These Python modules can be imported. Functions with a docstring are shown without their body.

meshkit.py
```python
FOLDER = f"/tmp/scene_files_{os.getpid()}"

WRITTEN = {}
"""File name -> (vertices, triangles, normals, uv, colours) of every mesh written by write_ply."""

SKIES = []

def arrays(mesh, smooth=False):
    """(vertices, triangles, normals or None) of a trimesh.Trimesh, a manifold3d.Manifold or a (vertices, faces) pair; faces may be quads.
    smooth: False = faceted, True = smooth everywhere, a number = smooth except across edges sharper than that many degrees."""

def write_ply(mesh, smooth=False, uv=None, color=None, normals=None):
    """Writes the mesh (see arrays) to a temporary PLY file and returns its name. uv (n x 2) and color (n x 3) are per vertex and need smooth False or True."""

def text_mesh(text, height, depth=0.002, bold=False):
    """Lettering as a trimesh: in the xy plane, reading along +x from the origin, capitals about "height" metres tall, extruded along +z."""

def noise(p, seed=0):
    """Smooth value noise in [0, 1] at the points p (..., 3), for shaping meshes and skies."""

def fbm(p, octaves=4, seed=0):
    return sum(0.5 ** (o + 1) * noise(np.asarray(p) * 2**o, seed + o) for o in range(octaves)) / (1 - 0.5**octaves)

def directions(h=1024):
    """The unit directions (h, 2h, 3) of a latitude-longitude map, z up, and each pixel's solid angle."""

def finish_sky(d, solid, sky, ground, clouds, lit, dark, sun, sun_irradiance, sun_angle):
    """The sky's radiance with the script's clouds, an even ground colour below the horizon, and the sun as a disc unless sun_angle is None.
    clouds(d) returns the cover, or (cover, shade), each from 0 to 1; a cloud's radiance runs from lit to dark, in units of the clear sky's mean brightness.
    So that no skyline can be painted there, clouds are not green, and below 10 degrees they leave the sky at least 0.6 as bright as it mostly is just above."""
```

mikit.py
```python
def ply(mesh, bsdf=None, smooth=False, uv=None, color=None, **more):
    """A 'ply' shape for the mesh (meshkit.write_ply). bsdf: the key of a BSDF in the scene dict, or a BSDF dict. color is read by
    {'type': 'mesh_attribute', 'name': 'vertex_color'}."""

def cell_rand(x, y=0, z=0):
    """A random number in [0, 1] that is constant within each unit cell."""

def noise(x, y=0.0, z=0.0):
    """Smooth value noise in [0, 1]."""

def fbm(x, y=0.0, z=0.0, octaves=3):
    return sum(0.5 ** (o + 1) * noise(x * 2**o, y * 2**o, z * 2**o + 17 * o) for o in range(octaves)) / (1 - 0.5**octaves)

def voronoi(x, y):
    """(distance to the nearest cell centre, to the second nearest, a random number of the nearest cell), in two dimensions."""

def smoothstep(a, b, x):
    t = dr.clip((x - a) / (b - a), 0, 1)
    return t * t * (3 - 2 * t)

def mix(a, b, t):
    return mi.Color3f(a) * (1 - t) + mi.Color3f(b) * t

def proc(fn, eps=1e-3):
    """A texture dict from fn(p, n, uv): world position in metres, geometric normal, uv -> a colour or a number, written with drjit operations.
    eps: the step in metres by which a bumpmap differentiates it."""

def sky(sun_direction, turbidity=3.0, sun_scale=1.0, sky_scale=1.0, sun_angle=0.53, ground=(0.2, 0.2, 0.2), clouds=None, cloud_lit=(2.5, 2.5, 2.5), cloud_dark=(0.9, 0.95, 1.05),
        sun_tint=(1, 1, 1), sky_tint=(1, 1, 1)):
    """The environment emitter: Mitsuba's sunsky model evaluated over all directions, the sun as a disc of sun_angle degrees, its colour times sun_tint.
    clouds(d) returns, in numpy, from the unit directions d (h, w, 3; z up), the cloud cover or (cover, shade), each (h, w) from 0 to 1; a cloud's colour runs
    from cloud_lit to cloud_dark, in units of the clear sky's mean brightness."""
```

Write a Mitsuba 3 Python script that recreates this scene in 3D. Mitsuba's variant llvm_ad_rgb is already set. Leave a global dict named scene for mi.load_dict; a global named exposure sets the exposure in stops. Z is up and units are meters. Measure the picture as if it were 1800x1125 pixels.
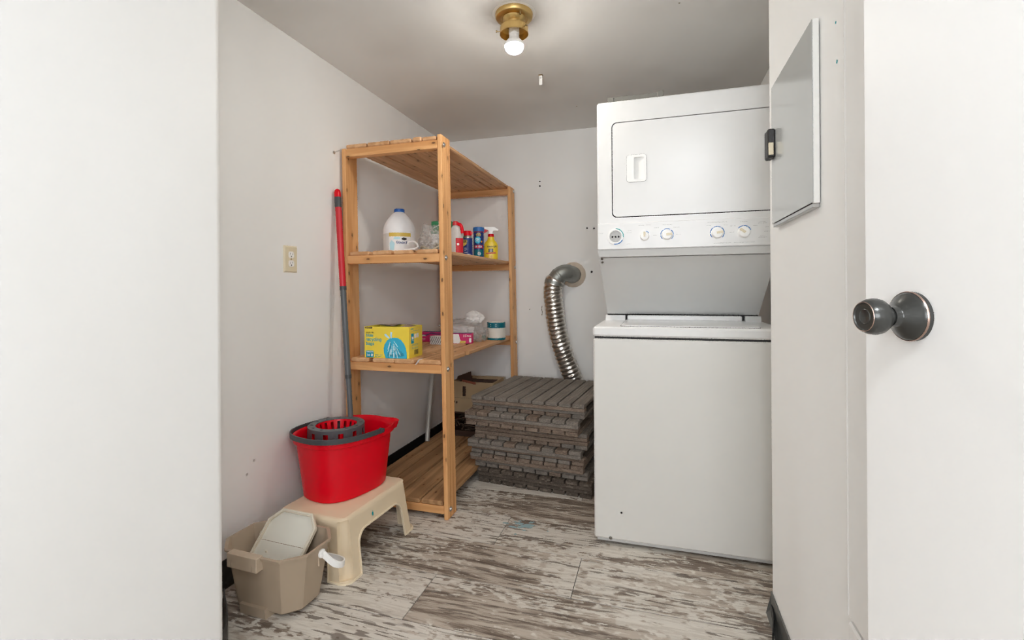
import math, random
import numpy as np, trimesh, manifold3d as m3
import drjit as dr
import mitsuba as mi
import mikit
from mikit import noise, fbm, voronoi, smoothstep, mix, cell_rand
from meshkit import text_mesh
import meshkit
from shapely.geometry import Polygon, box as sbox, Point, LineString
from shapely import affinity
from shapely.ops import unary_union

T = mi.ScalarTransform4f
rng = random.Random(7)
scene, labels = {}, {}

# ------------------------------------------------------------------ camera, light, exposure
YAW, ROLL, HCAM = 0.2911, 0.00672, 1.13
_c, _s = math.cos(YAW), math.sin(YAW)
scene['camera'] = {'type': 'perspective', 'fov': 2 * math.degrees(math.atan(900 / 842.0)), 'fov_axis': 'x', 'near_clip': 0.02, 'far_clip': 60.0,
                   'principal_point_offset_y': 56.5 / 1125.0,
                   'to_world': T().look_at(origin=[0, 0, HCAM], target=[-_s, _c, HCAM], up=[math.sin(ROLL) * _c, math.sin(ROLL) * _s, math.cos(ROLL)])}
exposure = 0.55
FILL_DOME = (29.0, 30.0, 31.4)      # radiance of the added, unseen dome that lights the room from the front
FILL_PANE_GLOW = (6.0, 6.25, 6.6)    # radiance of the added window-shaped fill panel behind the camera
BULB = (185.0, 175.0, 160.0)        # bare bulb of the room


# ------------------------------------------------------------------ scene bookkeeping
def numbered(k):
    if k not in scene and k not in labels and not any(q.startswith(k + '__') for q in scene):
        return k
    i = 1
    while True:
        q = f'{k}_{i:03d}'
        if q not in scene and q not in labels and not any(z.startswith(q + '__') for z in scene):
            return q
        i += 1


def thing(name, label, cat, group=None):
    k = numbered(name)
    labels[k] = {'label': label, 'category': cat}
    if group:
        labels[k]['group'] = group
    return k


def part(parent, name, mesh, mat, smooth=30, label=None, kind=None, m=None):
    k = numbered(parent + '__' + name)
    scene[k] = mesh_dict(mesh, mat, smooth, m)
    if label or kind:
        labels[k] = {}
        if label: labels[k]['label'] = label
        if kind: labels[k]['kind'] = kind
    return k


def mesh_dict(mesh, mat, smooth=30, m=None):
    d = dict(mesh) if isinstance(mesh, dict) else mikit.ply(mesh, 'mat_' + mat, smooth=smooth)
    if isinstance(mesh, dict):
        d['bsdf'] = {'type': 'ref', 'id': 'mat_' + mat}
    if m is not None:
        d['to_world'] = T(np.asarray(m, float).tolist())
    return d


def solo(name, mesh, mat, label, cat, smooth=30, group=None):
    k = thing(name, label, cat, group)
    scene[k] = mesh_dict(mesh, mat, smooth)
    return k


def struct(name, mesh, mat, label, smooth=False):
    scene[name] = mesh_dict(mesh, mat, smooth)
    labels[name] = {'label': label, 'kind': 'structure'}
    return name


# ------------------------------------------------------------------ mesh helpers
def tm(man):
    mm = man.to_mesh()
    return trimesh.Trimesh(mm.vert_properties[:, :3], mm.tri_verts, process=False)


def man(t):
    return m3.Manifold(m3.Mesh(np.asarray(t.vertices, np.float32), np.asarray(t.faces, np.uint32)))


def cat(*ms):
    return trimesh.util.concatenate([m for m in ms])


def bx(x0, x1, y0, y1, z0, z1, b=0.0):
    """Box with chamfered edges."""
    if b <= 0:
        t = trimesh.creation.box((x1 - x0, y1 - y0, z1 - z0))
        t.apply_translation(((x0 + x1) / 2, (y0 + y1) / 2, (z0 + z1) / 2))
        return t
    pts = []
    for x, sx in ((x0, 1), (x1, -1)):
        for y, sy in ((y0, 1), (y1, -1)):
            for z, sz in ((z0, 1), (z1, -1)):
                pts += [(x + sx * b, y + sy * b, z), (x + sx * b, y, z + sz * b), (x, y + sy * b, z + sz * b)]
    return trimesh.Trimesh(pts, process=False).convex_hull


def hull(pts):
    return trimesh.Trimesh(np.asarray(pts, float), process=False).convex_hull


def lathe(prof, n=48):
    """Surface of revolution about z; prof = [(r, z), ...] from bottom or top, closed at the axis where r = 0."""
    a = np.linspace(0, 2 * np.pi, n, endpoint=False)
    v, f = [], []
    for r, z in prof:
        v += [(r * math.cos(t), r * math.sin(t), z) for t in a]
    for i in range(len(prof) - 1):
        for j in range(n):
            q = [i * n + j, i * n + (j + 1) % n, (i + 1) * n + (j + 1) % n, (i + 1) * n + j]
            f += [(q[0], q[1], q[2]), (q[0], q[2], q[3])]
    t = trimesh.Trimesh(v, f, process=True)
    t.update_faces(t.nondegenerate_faces())
    return t


def tube(path, r, n=14, closed=False, cap=True):
    p = np.asarray(path, float)
    r = np.broadcast_to(np.asarray(r, float), (len(p),)) if np.ndim(r) < 2 else r
    tang = np.gradient(p, axis=0)
    if closed:
        tang = np.roll(p, -1, 0) - np.roll(p, 1, 0)
    tang /= np.linalg.norm(tang, axis=1, keepdims=True)
    up = np.array([0, 0, 1.0]) if abs(tang[0][2]) < 0.9 else np.array([1.0, 0, 0])
    nrm = np.cross(tang[0], up); nrm /= np.linalg.norm(nrm)
    v, f = [], []
    for i in range(len(p)):
        nrm = nrm - tang[i] * np.dot(nrm, tang[i]); nrm /= np.linalg.norm(nrm)
        b = np.cross(tang[i], nrm)
        for k in range(n):
            t = 2 * np.pi * k / n
            v.append(p[i] + r[i] * (math.cos(t) * nrm + math.sin(t) * b))
    m = len(p)
    for i in range(m if closed else m - 1):
        for k in range(n):
            a0, a1 = i * n + k, i * n + (k + 1) % n
            b0, b1 = ((i + 1) % m) * n + k, ((i + 1) % m) * n + (k + 1) % n
            f += [(a0, a1, b1), (a0, b1, b0)]
    if cap and not closed:
        c0, c1 = len(v), len(v) + 1
        v += [p[0], p[-1]]
        for k in range(n):
            f += [(c0, (k + 1) % n, k), (c1, (m - 1) * n + k, (m - 1) * n + (k + 1) % n)]
    return trimesh.Trimesh(v, f, process=False)


def sweep(path, prof, ups):
    """Sweep a closed 2-d profile (a along 'side', b along 'up') over an open path, with caps."""
    p = np.asarray(path, float); ups = np.broadcast_to(np.asarray(ups, float), p.shape)
    tang = np.gradient(p, axis=0); tang /= np.linalg.norm(tang, axis=1, keepdims=True)
    n = len(prof); v, f = [], []
    for i in range(len(p)):
        u = ups[i] - tang[i] * np.dot(ups[i], tang[i]); u /= np.linalg.norm(u)
        s = np.cross(tang[i], u)
        v += [p[i] + a * s + b * u for a, b in prof]
    for i in range(len(p) - 1):
        for k in range(n):
            q = [i * n + k, i * n + (k + 1) % n, (i + 1) * n + (k + 1) % n, (i + 1) * n + k]
            f += [(q[0], q[1], q[2]), (q[0], q[2], q[3])]
    for base, flip in ((0, 1), ((len(p) - 1) * n, 0)):
        for k in range(1, n - 1):
            f.append((base, base + k, base + k + 1) if not flip else (base, base + k + 1, base + k))
    t = trimesh.Trimesh(v, f, process=False)
    t.fix_normals()
    return t


def prism(poly, h):
    polys = getattr(poly, 'geoms', [poly])
    return cat(*[trimesh.creation.extrude_polygon(g, h, engine='earcut') for g in polys if g.area > 1e-10])


def rrect(x0, x1, y0, y1, r, q=6):
    return sbox(x0 + r, y0 + r, x1 - r, y1 - r).buffer(r, quad_segs=q)


def frame(o, ex, ey):
    """4x4 that takes the xy plane to origin o, axes ex, ey (normal ex x ey)."""
    ex = np.asarray(ex, float); ex /= np.linalg.norm(ex)
    ey = np.asarray(ey, float); ey = ey - ex * np.dot(ex, ey); ey /= np.linalg.norm(ey)
    m = np.eye(4); m[:3, 0], m[:3, 1], m[:3, 2], m[:3, 3] = ex, ey, np.cross(ex, ey), o
    return m


def put(mesh, m):
    t = mesh.copy(); t.apply_transform(m); return t


def tr(mesh, x=0, y=0, z=0, rz=0.0):
    t = mesh.copy()
    if rz: t.apply_transform(trimesh.transformations.rotation_matrix(rz, (0, 0, 1)))
    t.apply_translation((x, y, z)); return t


def front_xz(x, y, z):
    """Frame on a surface that faces -Y: local x right, local y up, local z towards the room."""
    return frame((x, y, z), (1, 0, 0), (0, 0, 1))


def wrap(mesh, R, size=0.012):
    """Bend a flat print (x along the girth, y up, z out) round a vertical cylinder of radius R that faces -Y."""
    v, f = trimesh.remesh.subdivide_to_size(mesh.vertices, mesh.faces, size, max_iter=12)
    a = v[:, 0] / R
    return trimesh.Trimesh(np.stack([(R + v[:, 2]) * np.sin(a), -(R + v[:, 2]) * np.cos(a), v[:, 1]], 1), f, process=False)


def lump(center, size, seed, amp=0.25, freq=3.0, sub=4):
    t = trimesh.creation.icosphere(sub)
    n = meshkit.fbm(t.vertices * freq + seed, 3, seed)
    rid = np.abs(meshkit.noise(t.vertices * freq * 1.7 + 9 + seed, seed + 5) - 0.5) * 2
    t.vertices = t.vertices * (1 + amp * (n - 0.5)[:, None] * 2 - amp * 0.7 * rid[:, None])
    t.vertices = t.vertices * np.asarray(size) + np.asarray(center)
    return t


# ------------------------------------------------------------------ materials
def lin(*c):
    c = np.array(c, float) / 255
    return [float(x) for x in np.where(c <= 0.04045, c / 12.92, ((c + 0.055) / 1.055) ** 2.4)]


def mat(name, color, rough=0.5, metal=0.0, spec=0.5, coat=0.0, **k):
    col = color if isinstance(color, dict) else {'type': 'rgb', 'value': list(color)}
    scene['mat_' + name] = {'type': 'twosided', 'b': {'type': 'principled', 'base_color': col, 'roughness': rough, 'metallic': metal, 'specular': spec, 'clearcoat': coat, **k}}


def wall_col(p, n, uv):
    s = fbm(p.x * 1.3 + 3, p.y * 1.3, p.z * 0.7, 3)
    t = noise(p.x * 7, p.y * 7, p.z * 2.2)
    c = mix((0.800, 0.802, 0.790), (0.768, 0.766, 0.750), smoothstep(0.35, 0.75, s * 0.75 + t * 0.25))
    return c


def wall_bump(p, n, uv):
    return 0.0006 * fbm(p.x * 40, p.y * 40, p.z * 55, 2) + 0.0012 * noise(p.x * 7, p.y * 7, p.z * 5)


scene['mat_paint_wall'] = {'type': 'twosided', 'b': {'type': 'bumpmap', 'arbitrary': mikit.proc(wall_bump, 2e-3), 'scale': 1.0,
                       'bsdf': {'type': 'principled', 'base_color': mikit.proc(wall_col), 'roughness': 0.55, 'specular': 0.35}}}


def ceil_col(p, n, uv):
    s = fbm(p.x * 1.7, p.y * 1.7, 4.0, 3)
    return mix((0.675, 0.670, 0.652), (0.600, 0.590, 0.568), smoothstep(0.35, 0.7, s))


mat('paint_ceiling', mikit.proc(ceil_col), 0.6, spec=0.3)
mat('paint_trim', (0.72, 0.715, 0.70), 0.4)
mat('paint_door', (0.77, 0.765, 0.75), 0.42)
mat('hall_paint', (0.74, 0.735, 0.725), 0.6, spec=0.3)
mat('subfloor', (0.03, 0.027, 0.024), 0.9)


def floor_fn(tone, seed):
    def fn(p, n, uv):
        row = dr.floor((p.y - 0.107) / 0.27)
        y = p.y + row * 3.7 + seed * 5.1
        x = p.x + row * 1.9 + seed * 2.3
        warp = fbm(x * 2.0, y * 6, seed, 2) * 0.05
        yw = y + warp
        s1 = fbm(x * 4.2, yw * 38, 1.0 + seed, 3)
        s2 = noise(x * 13, yw * 130, 2.0)
        s3 = noise(x * 40, yw * 400, 4.0)
        patch = fbm(x * 2.6 + 7, y * 7.0, 3.0 + seed, 3)
        flake = fbm(x * 38, y * 80, 5.0 + seed, 4)
        b = s1 * 0.58 + s2 * 0.24 + s3 * 0.18
        c = mix((0.155, 0.118, 0.092), (0.430, 0.372, 0.312), smoothstep(0.30, 0.64, b))
        cov = patch * 0.80 + b * 0.34 + (flake - 0.5) * 0.95 - tone
        cream = mix((0.635, 0.600, 0.540), (0.51, 0.472, 0.415), smoothstep(0.35, 0.7, s2 * 0.6 + s3 * 0.4))
        c = mix(c, cream, smoothstep(0.44, 0.66, cov) * 0.85)
        crack = smoothstep(0.62, 0.74, noise(x * 15, yw * 150, 12.0 + seed)) * smoothstep(0.60, 0.44, s1)
        return mix(c, (0.095, 0.072, 0.057), crack * 0.75)
    return fn


for nm, tone in (('light', -0.13), ('mid', 0.025), ('dark', 0.065)):
    mat('vinyl_' + nm, mikit.proc(floor_fn(tone, {'light': 0, 'mid': 1, 'dark': 2}[nm])), 0.5, spec=0.4)


def wood_fn(ax, base, dark, seed):
    def fn(p, n, uv):
        q = [p.x, p.y, p.z]
        l = q[ax]; a, b = [q[i] for i in range(3) if i != ax]
        w = fbm(l * 1.6 + 5, a * 7, b * 7 + seed, 2) * 0.05
        ring = fbm((a + w) * 60, (b + w) * 60, l * 1.5, 2)
        fine = noise(a * 330, b * 330, l * 7)
        big = noise(a * 9.0, b * 9.0, l * 0.9 + seed)
        c = mix(base, dark, smoothstep(0.36, 0.66, ring) * 0.60 + fine * 0.18 + (big - 0.5) * 0.40)
        d1, d2, cr = voronoi(l * 6.5 + seed, (a + b) * 15.0)
        knot = smoothstep(0.085, 0.045, d1) * smoothstep(0.55, 0.6, cr)
        halo = smoothstep(0.26, 0.06, d1) * smoothstep(0.55, 0.6, cr)
        c = mix(c, (0.36, 0.165, 0.05), halo * 0.40)
        return mix(c, (0.085, 0.035, 0.014), knot * 0.85)
    return fn


W0, W1 = (0.70, 0.385, 0.165), (0.51, 0.225, 0.075)
for i, nm in enumerate('xyz'):
    mat('pine_' + nm, mikit.proc(wood_fn(i, (0.62, 0.365, 0.19), (0.44, 0.225, 0.098), 3) if nm == 'y' else wood_fn(i, W0, W1, 3 * i)), 0.5, spec=0.4)
mat('pine_dark', mikit.proc(wood_fn(1, (0.44, 0.255, 0.125), (0.245, 0.125, 0.052), 11)), 0.6, spec=0.3)  # darker, browner pine for the lowest shelf planks


def deck_fn(c0, c1, seed):
    def fn(p, n, uv):
        y, x = p.y - p.x * 0.1, p.x + p.y * -0.096
        g = fbm(x * 190, y * 7, p.z * 170 + seed, 3)
        b = fbm(x * 9, y * 5, p.z * 60 + seed, 2)
        c = mix(c0, c1, smoothstep(0.3, 0.72, g * 0.6 + b * 0.4))
        spot = smoothstep(0.70, 0.80, noise(p.x * 60, p.y * 60, p.z * 90 + seed))
        return mix(c, (0.34, 0.29, 0.235), spot * 0.28)
    return fn


mat('deck_grey', mikit.proc(deck_fn((0.215, 0.192, 0.168), (0.128, 0.112, 0.096), 0)), 0.75, spec=0.25)
mat('deck_brown', mikit.proc(deck_fn((0.235, 0.180, 0.140), (0.125, 0.092, 0.070), 4)), 0.75, spec=0.25)
mat('deck_dark', mikit.proc(deck_fn((0.105, 0.085, 0.068), (0.055, 0.043, 0.034), 8)), 0.75, spec=0.25)

mat('enamel', (0.715, 0.715, 0.705), 0.28, spec=0.5)
mat('enamel_warm', (0.635, 0.625, 0.592), 0.30, spec=0.5)
mat('enamel_grey', (0.66, 0.665, 0.655), 0.35)
mat('plastic_white', (0.82, 0.82, 0.80), 0.35)
mat('gap_black', (0.02, 0.02, 0.02), 0.8)
mat('dark_grey_plastic', (0.045, 0.048, 0.052), 0.42)
mat('mop_grey', (0.085, 0.092, 0.098), 0.38)
mat('red_plastic', (0.62, 0.0, 0.010), 0.30, spec=0.28)
mat('red_grip', (0.50, 0.012, 0.022), 0.38)
mat('stool_plastic', (0.66, 0.545, 0.385), 0.42)
mat('stool_lip', (0.70, 0.60, 0.44), 0.42)
mat('taupe_plastic', (0.345, 0.270, 0.195), 0.45)
mat('taupe_light', (0.43, 0.345, 0.255), 0.45)
mat('lid_white', (0.62, 0.61, 0.54), 0.4)
mat('lid_cream', (0.60, 0.54, 0.43), 0.4)
mat('black_vinyl', (0.012, 0.012, 0.012), 0.28)
mat('grey_vinyl', (0.10, 0.10, 0.092), 0.45)
mat('brass', (0.62, 0.43, 0.17), 0.32, metal=1.0)
mat('brass_dark', (0.30, 0.21, 0.10), 0.4, metal=1.0)
mat('steel', (0.55, 0.55, 0.54), 0.3, metal=1.0)
mat('steel_dark', (0.22, 0.21, 0.19), 0.45, metal=1.0)
mat('channel_grey', (0.16, 0.155, 0.135), 0.5)
mat('bronze_black', (0.058, 0.059, 0.056), 0.24, metal=0.55, spec=0.6)
mat('copper_edge', (0.42, 0.30, 0.25), 0.35, metal=1.0)
mat('porcelain', (0.80, 0.79, 0.76), 0.4)
mat('ivory', (0.66, 0.585, 0.42), 0.4)
mat('panel_grey', (0.40, 0.415, 0.41), 0.16, spec=0.6)
mat('foil', (0.66, 0.64, 0.60), 0.24, metal=1.0)
mat('duct_grey', (0.30, 0.31, 0.29), 0.42, metal=0.7)
mat('plaster_foam', (0.55, 0.47, 0.38), 0.9)
mat('jug_plastic', (0.78, 0.79, 0.80), 0.4)
mat('jug_liquid', (0.62, 0.62, 0.60), 0.4)
mat('blue_cap', (0.008, 0.09, 0.36), 0.35)
mat('ink_white', (0.80, 0.80, 0.79), 0.5)
mat('ink_cyan', (0.03, 0.40, 0.58), 0.5)
mat('ink_pale_cyan', (0.45, 0.70, 0.78), 0.5)
mat('ink_deep_cyan', (0.02, 0.24, 0.36), 0.5)
mat('ink_teal', (0.0, 0.25, 0.36), 0.5)
mat('ink_black', (0.012, 0.011, 0.01), 0.5)
mat('ink_navy', (0.006, 0.024, 0.15), 0.4)
mat('ink_blue', (0.02, 0.12, 0.36), 0.45)
mat('ink_grey', (0.42, 0.42, 0.41), 0.5)
mat('ink_faint', (0.64, 0.64, 0.635), 0.5)
mat('ink_red', (0.52, 0.010, 0.02), 0.45)
mat('ink_gold', (0.60, 0.43, 0.08), 0.45)
mat('ink_green', (0.03, 0.20, 0.08), 0.5)
mat('ink_orange', (0.75, 0.27, 0.03), 0.5)
mat('box_yellow', (0.78, 0.60, 0.055), 0.45)
mat('box_inside', (0.24, 0.18, 0.13), 0.8)
mat('box_pink', (0.55, 0.012, 0.13), 0.4)
mat('box_purple', (0.10, 0.03, 0.13), 0.45)
mat('bottle_yellow', (0.80, 0.58, 0.02), 0.32)
mat('paint_teal', (0.0, 0.12, 0.16), 0.35)
mat('paper_label', (0.70, 0.67, 0.60), 0.6)
mat('tissue', (0.78, 0.77, 0.75), 0.85)
mat('cardboard', (0.40, 0.285, 0.165), 0.8)
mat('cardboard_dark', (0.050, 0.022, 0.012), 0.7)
mat('red_brown', (0.20, 0.050, 0.018), 0.6)
mat('pale_board', (0.42, 0.37, 0.28), 0.8)
mat('twig', (0.085, 0.055, 0.036), 0.8)
mat('pole_grey', (0.50, 0.49, 0.46), 0.35, metal=0.3)
mat('debris', (0.22, 0.19, 0.14), 0.9)
mat('clear_red', (0.50, 0.03, 0.035), 0.3)
mat('frosted', (0.50, 0.47, 0.45), 0.35)
mat('teal_paint_fleck', (0.0, 0.22, 0.25), 0.6)
mat('paint_mark_teal', (0.10, 0.36, 0.36), 0.5)
mat('scratch', (0.62, 0.55, 0.45), 0.7)
mat('floor_stain', (0.25, 0.36, 0.38), 0.6)
scene['mat_clear_film'] = {'type': 'blendbsdf', 'weight': 0.13,
                       'a': {'type': 'thindielectric', 'int_ior': 1.5},
                       'b': {'type': 'twosided', 'b': {'type': 'principled', 'base_color': {'type': 'rgb', 'value': [0.88, 0.87, 0.86]}, 'roughness': 0.2, 'specular': 0.8}}}

# ------------------------------------------------------------------ room shell
XL, YB, ZC, XR = -1.58, 3.46, 2.276, 0.379      # left wall, back wall, ceiling, panel wall
YE = 1.835                                      # far end of the panel wall
struct('floor', bx(-1.75, 1.4, -1.9, 3.6, -0.12, -0.004), 'subfloor', 'floor of distressed vinyl wood planks')
rows = [0.107 + 0.27 * k for k in range(-8, 14)]
fixed = {1.457: -0.837, 1.727: -0.303, 1.997: -0.69}
tones = {(1.457, 0): 'light', (1.457, 1): 'dark', (1.727, 0): 'dark', (1.727, 1): 'mid', (1.997, 0): 'light', (1.997, 1): 'mid',
         (2.267, 0): 'dark', (2.267, 1): 'mid', (1.187, 0): 'light', (1.187, 1): 'mid'}
rr = random.Random(3)
for r0 in rows:
    y0, y1 = r0 + 0.0017, min(r0 + 0.27 - 0.0017, YB)
    if y0 >= YB or y1 < -1.9:
        continue
    key = next((k for k in fixed if abs(k - r0) < 0.02), None)
    j = fixed[key] if key else rr.uniform(-1.2, 0.0)
    L = 1.22
    edges = sorted([j + L * k for k in range(-3, 4)])
    edges = [XL] + [e for e in edges if XL + 0.05 < e < 1.25] + [1.3]
    for i in range(len(edges) - 1):
        side = 0 if edges[i + 1] <= j + 1e-6 else 1
        tk = next((k for k in tones if abs(k[0] - r0) < 0.02 and k[1] == side), None)
        tone = tones[tk] if tk else rr.choice(['light', 'mid', 'mid', 'dark'])
        part('floor', 'plank', bx(edges[i] + 0.0013, edges[i + 1] - 0.0013, y0, y1, -0.004, 0.0, 0.0006), 'vinyl_' + tone, False)
struct('ceiling', bx(-1.75, 1.4, -1.9, 3.6, ZC, ZC + 0.1), 'paint_ceiling', 'dull painted ceiling with faint smudges')
struct('wall_left', bx(XL - 0.12, XL, 1.02, 3.6, -0.004, ZC), 'paint_wall', 'off-white left wall behind the shelving')
struct('wall_back', bx(XL, 1.4, YB, YB + 0.12, -0.004, ZC), 'paint_wall', 'off-white back wall with small holes')
struct('wall_right', cat(bx(XR, XR + 0.20, 0.80, YE, -0.004, ZC, 0.004), bx(XR + 0.20, XR + 0.32, YE - 0.1, YB, -0.004, ZC)), 'paint_wall', 'white wall stub carrying the electrical panel')
# bulging near wall with a rounded far edge (bullnose), parallel to the left wall
XN, YN, RN = -1.217, 1.111, 0.03
cor = [(XN - RN + RN * math.cos(t), YN - RN + RN * math.sin(t)) for t in np.linspace(0, math.pi / 2, 10)]
struct('wall_front_left', tr(prism(Polygon([(XL - 0.12, -1.9), (XN, -1.9)] + cor + [(XL - 0.12, YN)]), ZC + 0.004), z=-0.004), 'paint_wall', 'white near wall at the left with a rounded edge', smooth=30)
struct('wall_hall_back', bx(-1.75, 1.4, -2.0, -1.9, -0.004, ZC), 'hall_paint', 'hall wall behind the viewer')
struct('wall_hall_right', bx(1.3, 1.4, -1.9, 0.95, -0.004, ZC), 'hall_paint', 'hall wall at the right')
struct('wall_front_right', bx(XR + 0.20, 1.4, 0.86, 0.98, -0.004, ZC), 'hall_paint', 'short wall behind the open door')

# small marks on the walls: parts of them
for x, z, r in ((-0.816, 1.917, 0.005), (-0.816, 1.883, 0.006), (-0.469, 1.556, 0.006), (-0.420, 1.552, 0.007), (-0.439, 1.241, 0.008), (-0.90, 0.97, 0.003)):
    part('wall_back', 'screw_hole', put(lathe([(0, 0.0012), (r, 0.0012), (r, -0.0005), (0, -0.0005)], 12), front_xz(x, YB, z)), 'gap_black')
crk = [(-0.805, YB - 0.001, 0.995), (-0.808, YB - 0.001, 0.97), (-0.803, YB - 0.001, 0.95), (-0.806, YB - 0.001, 0.925)]
part('wall_back', 'paint_crack', tube(crk, 0.0022, 6), 'debris')
for y, z in ((1.539, 0.386), (1.575, 0.43)):
    part('wall_left', 'paint_chip', put(lathe([(0, 0.0015), (0.006, 0.001), (0.006, -0.0005), (0, -0.0005)], 7), frame((XL, y, z), (0, -1, 0), (0, 0, 1))), 'ink_grey')

for y, z, r in ((1.194, 1.614, 0.004), (1.200, 1.702, 0.003)):
    part('wall_right', 'paint_speck', put(lathe([(0, 0.0008), (r, 0.0006), (r, -0.0004), (0, -0.0004)], 7), frame((XR, y, z), (0, -1, 0), (0, 0, 1))), 'teal_paint_fleck')
for x, y, r in ((0.155, 1.96, 0.006), (0.32, 1.92, 0.005), (0.10, 2.05, 0.004), (-0.47, 3.02, 0.006), (-0.385, 1.84, 0.004)):
    part('ceiling', 'speck', tr(lathe([(0, -0.0008), (r, -0.0006), (r, 0.0004), (0, 0.0004)], 8), x, y, ZC), 'debris')

# ------------------------------------------------------------------ baseboards (black cove base)
def cove(path, ups=(0, 0, 1), h=0.102, flip=1, th=0.004):
    prof = [(0, h), (flip * th, h - 0.002), (flip * th, 0.03), (flip * 0.007, 0.014), (flip * 0.016, 0.003), (flip * 0.019, 0.0), (0, 0)]
    return sweep(path, prof, ups)


ys = np.linspace(1.10, 3.45, 24)
pl = [(XL + 0.001, y, 0.0) for y in ys]
scene['baseboard_left'] = mesh_dict(cove(pl), 'black_vinyl', 30)
labels['baseboard_left'] = {'label': 'black vinyl cove base along the left wall', 'kind': 'structure'}
scene['baseboard_back'] = mesh_dict(cove([(x, YB - 0.001, 0) for x in np.linspace(-1.55, 0.5, 12)]), 'black_vinyl', 30)
labels['baseboard_back'] = {'label': 'black vinyl cove base along the back wall', 'kind': 'structure'}
# loose strip standing off behind the near wall's edge
lp = [(-1.425, 1.292, 0), (-1.412, 1.279, 0), (-1.385, 1.258, 0), (-1.345, 1.228, 0), (-1.300, 1.190, 0), (-1.262, 1.150, 0), (-1.25, 1.118, 0)]
scene['baseboard_front_left'] = mesh_dict(cove(lp, flip=1, h=0.105), 'black_vinyl', 30)
labels['baseboard_front_left'] = {'label': 'loose black cove base strip peeling off beside the near left wall', 'kind': 'structure'}
rp = [(XR - 0.001, y, 0) for y in np.linspace(YE + 0.004, 0.82, 14)]
scene['baseboard_right'] = mesh_dict(cove(rp, flip=1, h=0.078), 'grey_vinyl', 30)
labels['baseboard_right'] = {'label': 'grimy dark cove base under the electrical panel wall', 'kind': 'structure'}
flap = [(XR - 0.006, YE - 0.02, 0.0), (XR - 0.010, YE - 0.07, 0.0), (XR - 0.022, YE - 0.12, 0.0), (XR - 0.034, YE - 0.17, 0.0)]
part('baseboard_right', 'peeled_flap', sweep(flap, [(0, 0.045), (0.003, 0.045), (0.003, 0), (0, 0)], (0, 0, 1)), 'black_vinyl')

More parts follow.
